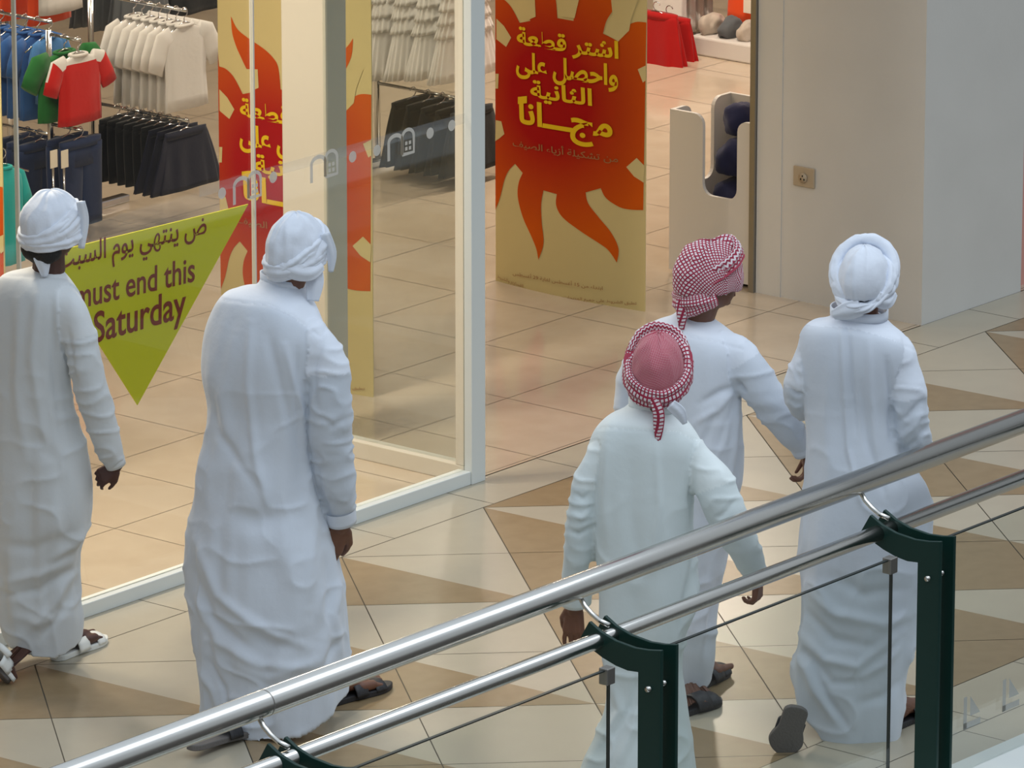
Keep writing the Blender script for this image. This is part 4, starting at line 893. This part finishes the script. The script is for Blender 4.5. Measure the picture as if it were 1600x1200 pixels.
    def dome(s, m_, rl=.088, rf=.106, rz=.128, low=-25, back=.0, folds=10, seed=0, peak=None, cell=.012, dz=.0, amp=.004, tip=0.0):
        R = []; n = 72; g = G(); uv = []
        for a in np.linspace(low, 89, 30):
            ar = math.radians(a); R.append([s.hp(rl * math.cos(ar) * math.cos(b), rf * math.cos(ar) * math.sin(b) - back * math.cos(ar) * max(0, -math.sin(b)) + tip * math.sin(ar), rz * math.sin(ar) + dz) for b in np.linspace(0, 2 * math.pi, n, endpoint=False)])
        g.rings(R); V = np.array(g.V); D = V - s.hc; dn = D / np.linalg.norm(D, axis=1)[:, None]; ang = np.arctan2(D @ s.hf, D @ s.hl)
        lc = np.stack([D @ s.hl, D @ s.hf, D[:, 2]], 1)
        fold = (1 - np.abs(vnoise(np.stack([np.cos(ang) * folds * .4, np.sin(ang) * folds * .4, lc[:, 2] * 6], 1), seed))) ** 3
        d = (fold - .3) * amp * 1.6 + vnoise(lc * 28, seed + 2) * amp * .8
        if peak is not None: pk = unit(s.hl * peak[0] + s.hf * peak[1] + np.array([0, 0, peak[2]])); d += peak[3] * np.exp(-(1 - dn @ pk) / peak[4])
        V = V + dn * d[:, None]; g.V = [tuple(p) for p in V]
        g.UV = [((a_ / (2 * math.pi)) * (2 * math.pi * .095) / cell, (l_[2] * 1.25) / cell) if cell else (0, 0) for a_, l_ in zip(ang, lc)]
        if cell:                                           # weave spreads out evenly from the back of the head
            ax = unit(np.array([0, -.8, .6])); e_ = np.array([1.0, 0, 0]); h_ = np.cross(ax, e_); g.UV = []
            for l_ in lc:
                u_ = unit(l_); th = math.acos(max(-1, min(1, u_ @ ax))); ph = math.atan2(u_ @ h_, u_ @ e_) + .5; g.UV.append((th * .105 * math.cos(ph) / cell, th * .105 * math.sin(ph) / cell))
        g.build('crown', m_, s.sc, True, uv=True)
    def band(s, m_, rl, rf, pitch, roll, c=(0, 0, 0), hgt=.035, thk=.018, ridges=3, seed=0, cell=.012, t0=0, t1=360, wave=.0, taper=0.0, tw=0.0, name='wound_band'):
        """a cloth strand wound round the head; pitch raises its front"""
        cp, sp, cr, sr = math.cos(math.radians(pitch)), math.sin(math.radians(pitch)), math.cos(math.radians(roll)), math.sin(math.radians(roll)); n = 40; closed = (t1 - t0) >= 359.9
        T = np.linspace(math.radians(t0), math.radians(t1), 90, endpoint=not closed); R = []; UV = []
        def rot(a, b, c_): b, c_ = b * cp - c_ * sp, b * sp + c_ * cp; a, c_ = a * cr - c_ * sr, a * sr + c_ * cr; return np.array([a, b, c_])
        for i, t in enumerate(T):
            rad = rot(math.cos(t), math.sin(t), 0); ax = rot(0, 0, 1.0); ctr = rot(rl * math.cos(t), rf * math.sin(t), wave * math.sin(2 * t + seed)) + np.array(c)
            e = 1.0 - taper * abs(2 * i / (len(T) - 1) - 1) ** 3; a0 = tw * t; rr = []
            for k in range(n):
                p = 2 * math.pi * k / n; rg = 1 + .19 * math.cos(ridges * 2 * p + 1.5 * math.sin(t * 2 + seed)) * (1 if math.cos(p) > -.2 else .2)
                x, y = thk * math.cos(p) * rg * e, hgt * math.sin(p) * e * (1 + .1 * math.sin(3 * t + seed)); x, y = x * math.cos(a0) - y * math.sin(a0) * .4, x * math.sin(a0) * .4 + y * math.cos(a0)
                q = ctr + rad * x + ax * y; rr.append(s.hp(*q)); UV.append((t * (rl + rf) / 2 / cell, p * (hgt + thk) / 2 / cell))
            R.append(rr)
        g = G(); g.rings(R, True, closed); V = np.array(g.V); L_ = V - s.hc; V += unit(np.ones(3)) * 0; dn = L_ / np.linalg.norm(L_, axis=1)[:, None]; V = V + dn * (vnoise(L_ * 45, seed)[:, None] * .0035 + vnoise(L_ * 90, seed + 1)[:, None] * .001); g.V = [tuple(p) for p in V]; g.UV = UV; g.build(name, m_, s.sc, True, uv=True)
    def tail(s, m_, pts, thin=.3, cell=.012, name='hanging_end'):
        """pts: (x, y, off, half width in pixels)"""
        D = crom(pts, 6); P_ = [s.P(*d[:3]) for d in D]; g = G(); rad = D[:, 3] / s.k
        R = []; n = 24
        for i, p in enumerate(P_):
            t = unit(P_[min(i + 1, len(P_) - 1)] - P_[max(i - 1, 0)]); a = unit(np.cross(t, FH)); b = np.cross(t, a)
            R.append([p + rad[i] * (a * math.cos(q) + b * math.sin(q) * (thin + .12 * math.cos(4 * q))) for q in np.linspace(0, 2 * math.pi, n, endpoint=False)])
        g.rings(R); g.UV = [((k / n) * 2 * math.pi * rad[i] / cell * .5, np.linalg.norm(P_[i] - P_[0]) / cell) for i in range(len(P_)) for k in range(n)]; g.build(name, m_, s.sc, True, uv=True)
Zv = np.array([0, 0, 1.0])

# --- second from the left: the large man in the middle of the window
a = Fig([(560, 1085), (345, 1170)], 38, 'person in white robe, white headscarf and black sandals, right of the green sign', 42); a.hgt = 1.08
a.robe([(407, 434, 478, 446, .9, .02), (400, 447, 484, 459, .88, .01), (348, 464, 500, 482, .66), (324, 500, 514, 517, .64), (314, 540, 508, 547, .66), (314, 590, 500, 590, .68), (324, 640, 494, 640, .7), (320, 690, 492, 690, .72), (312, 725, 494, 722, .74), (302, 783, 507, 783, .76),
        (292, 867, 530, 867, .78), (293, 930, 542, 930, .8), (300, 992, 547, 985, .8), (309, 1054, 549, 1020, .8), (314, 1116, 547, 1056, .8, 0, 2.2, .10)],
       [[(496, 512, -.11, 27), (511, 560, -.13, 31), (516, 620, -.14, 33), (518, 690, -.12, 33), (525, 755, -.09, 30), (534, 815, -.06, 21)], [(340, 505, .12, 25), (345, 590, .22, 27), (390, 670, .30, 25), (420, 720, .36, 20)]], 'robe',
       folds=[([(393, 505), (388, 600), (402, 720), (420, 800)], 7, .012), ([(420, 525), (440, 610), (470, 720)], 8, -.010), ([(445, 540), (470, 640), (480, 760)], 6, .012), ([(365, 520), (350, 620), (360, 700)], 10, .010), ([(330, 600), (345, 680), (400, 760)], 8, -.010),
              ([(360, 800), (400, 815), (450, 800)], 22, -.022), ([(480, 720), (487, 830), (480, 950)], 9, .014), ([(505, 830), (520, 920), (500, 1000)], 10, -.014), ([(300, 830), (340, 930), (420, 990), (480, 1010)], 8, .014), ([(297, 880), (330, 965), (400, 1020)], 8, -.014), ([(300, 930), (340, 1000), (410, 1040), (480, 1040)], 8, .014),
              ([(380, 990), (430, 1010), (470, 1000)], 14, -.016), ([(360, 1030), (420, 1060), (500, 1030)], 9, .010), ([(312, 1040), (335, 1080), (345, 1125)], 6, .014), ([(325, 1030), (352, 1075), (362, 1130)], 5, -.012), ([(535, 900), (522, 960), (538, 1030)], 7, .014), ([(530, 1000), (510, 1030), (500, 1060)], 6, -.012),
              ([(508, 520), (490, 580), (492, 640)], 5, -.010), ([(465, 545), (462, 620), (468, 700)], 4, -.008), ([(500, 650), (520, 665), (545, 650)], 5, -.006), ([(492, 720), (505, 780), (515, 815)], 4, -.010)],
       yoke=[(330, 465), (345, 468), (420, 478), (460, 497), (500, 525), (515, 508)], tu=.40, seed=1)
a.head(463, 388, .0); a.hand((535, 818, -.06), -Zv * .85 - RT * .42, FH - RT * .25, RT, .35, 1.15)
a.foot(fl(500, 1106), fl(606, 1074), straps=((.50, .055), (.78, .05)), hip=1, side=-1); a.foot(fl(300, 1172, .03), fl(402, 1140), hip=-1, side=1, sandal=('leather', 'sole'))
a.scarf(); a.dome('wrap', .094, .112, .128, -20, .012, 9, 3, amp=.006); a.band('wrap', .090, .112, 24, 4, (0, -.006, -.022), .034, .016, 3, 1, name='wound_band'); a.band('wrap', .094, .110, 38, -10, (0, .006, .004), .026, .014, 2, 5); a.band('wrap', .088, .108, 10, 10, (0, .0, -.052), .026, .014, 3, 9)
a.band('wrap', .093, .110, 24, 24, (0, -.004, -.016), .020, .015, 2, 12); a.tail('wrap', [(440, 414, -.10, 12), (462, 424, -.11, 14), (485, 426, -.09, 13), (503, 415, -.05, 8)], .4); a.tail('wrap', [(490, 415, -.03, 12), (492, 440, -.05, 14), (489, 470, -.06, 9)]); a.tail('wrap', [(508, 365, -.04, 8), (518, 395, -.03, 8), (517, 425, -.02, 4)], .25); a.flesh('skin')

# --- far left
b = Fig([(125, 1020), (0, 1062)], 40, 'person in greyish white robe and white sandals at the left edge, hair showing', 46); b.hgt = 1.02
b.robe([(54, 414, 97, 418, .95, .02), (42, 421, 104, 426, .9, .01), (2, 434, 124, 447, .64), (-14, 460, 131, 474, .62), (-20, 510, 118, 520, .64), (-17, 580, 114, 590, .66), (-14, 650, 124, 655, .7), (-14, 706, 142, 706, .74), (-16, 760, 147, 760, .76), (-18, 805, 144, 805, .78), (-17, 862, 128, 862, .8),
        (-10, 925, 128, 925, .8), (-2, 965, 134, 960, .8), (6, 998, 133, 988, .8, 0, 2.2, .05)],
       [[(113, 462, -.10, 26), (124, 520, -.12, 27), (138, 590, -.13, 26), (157, 655, -.12, 25), (173, 705, -.10, 21), (181, 726, -.09, 14)], [(-2, 470, .12, 24), (-22, 560, .16, 25), (-36, 640, .1, 22), (-34, 692, .05, 16)]], 'robe_grey',
       folds=[([(60, 450), (50, 560), (70, 700)], 8, .010), ([(30, 470), (25, 600), (40, 720)], 8, .010), ([(80, 470), (85, 580), (100, 700)], 6, -.008), ([(95, 540), (112, 640), (140, 720)], 5, .012), ([(30, 700), (60, 690), (90, 720), (85, 800)], 14, -.012), ([(70, 880), (110, 850), (130, 825)], 7, .014), ([(0, 910), (60, 900), (115, 870)], 8, .014), ([(0, 930), (60, 925), (120, 885)], 7, -.014),
              ([(40, 990), (80, 950), (115, 890)], 7, .012), ([(60, 1000), (95, 960), (122, 905)], 6, -.012), ([(20, 960), (60, 975), (110, 960)], 8, .010), ([(105, 515), (112, 560), (120, 620)], 4, -.008), ([(0, 850), (50, 860), (110, 830)], 9, -.010)],
       yoke=[(-20, 430), (127, 436)], tu=.34, seed=11, layers=(.8, .55, .8, .45))
b.head(80, 352, .0, nape=(.082, .062, .050)); b.hand((183, 727, -.09), -Zv * .55 - RT * .7, FH * .8 - Zv * .4, -Zv, .75, .78); b.hand((-34, 694, .05), -Zv, RT, FH, 1.2)
b.foot(fl(86, 1032), fl(161, 1001), ('leather_white', 'leather_white'), straps=((.42, .06), (.78, .045)), back=True, hip=1, side=-1); b.foot(fl(-22, 1030, .10), fl(8, 1066), ('leather_white', 'sole'), straps=((.42, .06), (.78, .045)), back=True, hip=-1, side=1)
b.scarf(); b.dome('wrap', .096, .112, .125, -12, .008, 9, 13, amp=.005, dz=.006); b.band('wrap', .096, .114, 22, 8, (0, -.002, -.002), .034, .016, 3, 2); b.band('wrap', .094, .112, 10, -10, (0, .0, -.024), .028, .015, 3, 6); b.band('wrap', .097, .112, 30, 14, (0, .0, .012), .022, .013, 2, 8)
b.tail('wrap', [(60, 385, -.07, 12), (66, 405, -.08, 13), (70, 432, -.07, 5)]); b.tail('wrap', [(126, 315, -.05, 7), (131, 345, -.03, 8), (127, 388, -.02, 5)], .3); b.flesh('skin_dark')
hb = b.P(-30, 735, .05); bag = empty('shopping_bag', (hb[0], hb[1], hb[2] - .07), 'teal and yellow shopping bag held at the left edge by the leftmost person', 'bag')
g = G(); R_ = []
for z, w_ in ((-.10, .085), (-.02, .088), (.08, .088)): R_.append([hb + RT * w_ * c_[0] + FH * .04 * c_[1] + Zv * z for c_ in ((-1, -1), (1, -1), (1, 1), (-1, 1))])
g.rings(R_); g.I = [1 if np.mean([g.V[q][2] for q in f]) < hb[2] - .045 else 0 for f in g.F]; g.build('pouch', ['c_turq', 'yellow_print'], bag)
for o_ in (-.04, .04): g = G(); g.tube([hb + FH * o_ + RT * .04 * math.cos(t) + Zv * (.078 + .055 * math.sin(t)) for t in np.linspace(0, math.pi, 12)], .004, 8); g.build('handle', 'c_turq', bag, True)

# --- behind, red check headscarf, face turned right
c = Fig([(1085, 1108), (1110, 1062)], 32, 'person in white robe and red check headscarf turning the face to the right', 62); c.hgt = 1.0
c.robe([(1058, 486, 1106, 493, .95, .02), (1046, 495, 1117, 501, .9, .01), (1009, 513, 1148, 517, .64), (992, 537, 1163, 540, .62), (985, 575, 1160, 580, .64), (985, 620, 1158, 622, .66), (990, 680, 1161, 680, .7), (992, 735, 1160, 735, .74), (995, 800, 1152, 800, .76), (1000, 867, 1136, 867, .78), (1005, 910, 1127, 910, .8), (1006, 955, 1121, 955, .8), (1008, 1020, 1117, 1020, .8), (1012, 1074, 1106, 1056, .8, 0, 2.2, .06)],
       [[(1148, 530, -.08, 27), (1168, 575, -.10, 32), (1195, 618, -.11, 30), (1225, 660, -.10, 26), (1247, 690, -.08, 21), (1256, 706, -.07, 15)], [(1002, 535, .1, 23), (986, 600, .13, 24), (985, 680, .12, 22), (990, 740, .08, 16)]], 'robe',
       folds=[([(1150, 605), (1125, 612), (1095, 630)], 6, -.012), ([(1150, 600), (1120, 640), (1085, 660)], 6, .010), ([(1148, 615), (1135, 660), (1120, 720)], 5, -.010), ([(1153, 610), (1150, 680), (1140, 760)], 5, .012), ([(1158, 640), (1156, 700), (1150, 760)], 4, -.010), ([(1143, 620), (1130, 690), (1110, 740)], 5, .010), ([(1120, 640), (1100, 690), (1090, 720)], 6, -.008), ([(1110, 880), (1100, 960), (1095, 1040)], 6, .010), ([(1122, 900), (1112, 960), (1104, 1020)], 5, -.010), ([(1152, 596), (1156, 606), (1164, 614)], 4, -.02)],
       yoke=[(1000, 515), (1060, 520), (1160, 545)], tu=.30, seed=21, layers=(1.0, .75, .85, .35))
c.head(1110, 432, .0); c.hand((1261, 708, -.07), -Zv - RT * .05, -RT, FH + RT * .4, 1.0, .85)
c.foot(fl(1052, 1122), fl(1121, 1098), hip=1, side=-1); c.foot(fl(1080, 1082), fl(1132, 1050), hip=-1, side=1)
c.scarf(); c.dome('check', .100, .116, .128, -22, .030, 8, 23, peak=(.05, .45, .85, .028, .03), cell=.0098, amp=.007, dz=.004); c.band('zig', .088, .106, 30, -4, (0, .004, .055), .030, .014, 3, 3, cell=.016); c.band('redband', .092, .112, 26, -4, (0, .002, .030), .006, .016, 2, 4); c.band('check', .090, .110, 16, 6, (0, -.012, -.060), .046, .020, 3, 7, t0=150, t1=352, taper=.5, cell=.010)
c.tail('check', [(1068, 468, -.08, 12), (1066, 490, -.09, 9), (1065, 515, -.09, 4)], .35, cell=.0125); c.flesh('skin')

# --- right, white headscarf
d = Fig([(1228, 1160), (1415, 1115)], 14, 'person in white robe and thickly wound white headscarf in front of the column', 10); d.hgt = 1.04
d.robe([(1298, 487, 1387, 493, .9, .02), (1294, 498, 1391, 504, .86, .01), (1262, 506, 1414, 518, .66), (1248, 528, 1428, 541, .62), (1246, 555, 1422, 568, .64), (1250, 598, 1408, 610, .66), (1258, 645, 1400, 645, .68), (1262, 700, 1412, 700, .72), (1260, 755, 1448, 750, .74), (1256, 800, 1461, 795, .76), (1251, 850, 1460, 845, .78), (1254, 905, 1454, 900, .8), (1252, 952, 1447, 952, .8), (1247, 1009, 1434, 1005, .8), (1238, 1042, 1421, 1050, .8), (1236, 1056, 1414, 1098, .8, 0, 2.2, .26)],
       [[(1412, 535, -.04, 23), (1418, 590, -.06, 26), (1422, 640, -.06, 28), (1428, 685, -.02, 27), (1436, 705, .12, 23), (1440, 700, .26, 18)], [(1264, 527, .03, 21), (1254, 575, .03, 24), (1250, 615, .05, 24), (1254, 637, .10, 20), (1272, 640, .22, 18), (1288, 630, .32, 15)]], 'robe',
       folds=[([(1315, 510), (1318, 600), (1325, 700), (1345, 780)], 4, .012), ([(1325, 515), (1330, 600), (1338, 680)], 4, -.010), ([(1358, 530), (1360, 620), (1372, 720)], 6, .010), ([(1300, 560), (1290, 660), (1300, 760)], 12, .008), ([(1345, 600), (1355, 690), (1385, 780)], 6, -.010), ([(1385, 560), (1392, 620), (1394, 690)], 5, -.014), ([(1400, 690), (1425, 670), (1445, 640)], 5, .010), ([(1405, 705), (1430, 690), (1450, 665)], 5, -.010), ([(1398, 660), (1420, 650), (1448, 620)], 5, -.008), ([(1230, 600), (1245, 615), (1258, 612)], 4, -.008), ([(1228, 625), (1243, 636), (1256, 634)], 4, .008),
              ([(1258, 920), (1310, 960), (1380, 975), (1430, 960)], 9, .014), ([(1255, 950), (1300, 1000), (1360, 1010)], 8, -.014), ([(1250, 985), (1290, 1030), (1340, 1040), (1410, 990)], 8, .015), ([(1262, 1020), (1300, 1065), (1340, 1065)], 7, -.014), ([(1250, 1020), (1275, 1080), (1310, 1130)], 8, .016), ([(1270, 1040), (1300, 1100), (1330, 1140)], 6, -.012), ([(1340, 1060), (1380, 1040), (1410, 1010)], 7, .012), ([(1340, 1100), (1380, 1090), (1410, 1060)], 8, -.010), ([(1290, 900), (1350, 930), (1420, 920)], 10, -.012)],
       yoke=[(1240, 505), (1270, 508), (1330, 512), (1390, 528), (1425, 545), (1435, 550)], tu=.42, seed=31)
d.head(1350, 436, .0); d.hand((1440, 698, .27), FH - Zv * .2, -RT, Zv, .7); d.hand((1288, 628, .33), FH, RT, Zv, .7)
tl = fl(1222, 1176); hl_ = d.P(1246, 1108, (tl - d.root) @ FH - .03); d.foot(hl_, tl, ('leather', 'sole'), up=FH * 1.0 + Zv * .35, hip=-1, side=1, straps=((.62, .10),), wsc=1.28, shin=True); d.foot(fl(1386, 1142), fl(1462, 1108), ('leather', 'leather'), hip=1, side=-1)
d.scarf(); d.dome('wrap', .090, .108, .118, -25, .012, 7, 33, amp=.004); d.band('wrap', .094, .116, 40, 0, (0, .004, .006), .040, .022, 4, 1, tw=1.0); d.band('wrap', .094, .112, 30, 8, (0, -.004, -.022), .026, .020, 3, 5, tw=1.5); d.band('wrap', .100, .116, 52, -6, (0, .014, .026), .026, .020, 3, 8)
d.tail('wrap', [(1345, 480, -.10, 14), (1325, 486, -.09, 15), (1302, 492, -.06, 8)], .4); d.tail('wrap', [(1368, 465, -.09, 12), (1385, 472, -.07, 12), (1398, 458, -.03, 6)], .4); d.flesh('skin')

# --- nearest, red check headscarf
e = Fig([(960, 1246), (1040, 1236)], 10, 'person in off-white robe and red check headscarf, nearest the balustrade', 6); e.hgt = 1.0
e.robe([(983, 630, 1056, 637, .9, .02), (974, 641, 1066, 648, .86, .01), (944, 655, 1084, 662, .66), (926, 678, 1100, 690, .63), (919, 708, 1094, 716, .64), (919, 760, 1087, 765, .66), (924, 830, 1086, 828, .7), (929, 880, 1092, 880, .74), (936, 930, 1094, 930, .78), (939, 985, 1079, 986, .8), (944, 1040, 1068, 1040, .8), (948, 1090, 1075, 1095, .8), (932, 1137, 1081, 1140, .8), (912, 1196, 1087, 1196, .82), (904, 1228, 1089, 1224, .82, 0, 2.2, .06)],
       [[(936, 690, -.02, 19), (918, 740, -.02, 19), (909, 790, -.02, 20), (904, 840, -.01, 22), (899, 892, .02, 22), (900, 940, .05, 22)], [(1092, 700, -.04, 25), (1112, 745, -.07, 31), (1128, 785, -.09, 31), (1150, 835, -.09, 27), (1172, 877, -.06, 23), (1184, 900, -.04, 16)]], 'robe_cream',
       folds=[([(950, 690), (945, 780), (950, 860)], 8, .010), ([(990, 690), (985, 800), (1000, 900)], 12, -.008), ([(1025, 690), (1030, 790), (1020, 880)], 6, .008), ([(1083, 700), (1080, 780), (1084, 850)], 4, -.012), ([(1100, 880), (1085, 930), (1075, 990)], 5, .014), ([(1092, 840), (1075, 920), (1060, 990)], 5, -.010), ([(895, 770), (912, 780), (922, 770)], 4, -.008), ([(890, 800), (908, 808), (924, 795)], 4, .008), ([(886, 825), (905, 835), (924, 822)], 4, -.008), ([(955, 1060), (970, 1110), (940, 1160)], 7, .012), ([(1000, 1040), (990, 1100), (950, 1160)], 7, -.012), ([(1000, 1080), (990, 1140), (965, 1196)], 8, .014), ([(1150, 780), (1135, 800), (1112, 815)], 4, -.006)],
       yoke=[(915, 668), (935, 668), (1000, 672), (1060, 674), (1085, 685), (1100, 690)], tu=.40, seed=41, layers=(1.0, .5, .85, .35))
e.head(1028, 577, .0); e.hand((898, 948, .06), -Zv - RT * .05, RT * .5 + FH * .8, -RT + FH, .35, 1.0, .3); e.hand((1184, 900, -.03), -Zv, -RT + FH * .4, FH + RT * .4, 1.15, .85)
e.foot(fl(940, 1258), fl(990, 1238), hip=-1, side=1); e.foot(fl(1020, 1246), fl(1072, 1226), hip=1, side=-1)
e.scarf(); e.dome('net', .090, .108, .127, -22, .012, 7, 43, cell=.007, amp=.004); e.band('zig', .096, .112, 50, 0, (0, .020, .034), .030, .016, 3, 1, cell=.016, t0=10, t1=170, taper=.4); e.band('redband', .094, .110, 44, 0, (0, .004, .026), .007, .018, 2, 4); e.band('check', .098, .116, 32, -3, (0, -.002, -.014), .042, .019, 3, 2, cell=.013, tw=.0); e.band('check', .099, .117, 50, 8, (0, .006, .010), .024, .018, 3, 7, cell=.013)
e.tail('check', [(1022, 622, -.12, 7), (1029, 645, -.125, 9), (1029, 668, -.12, 8), (1028, 692, -.115, 3)], .3, cell=.013); e.tail('wrap', [(1048, 632, -.12, 9), (1062, 645, -.11, 10), (1070, 662, -.10, 4)], .3); e.flesh('skin')
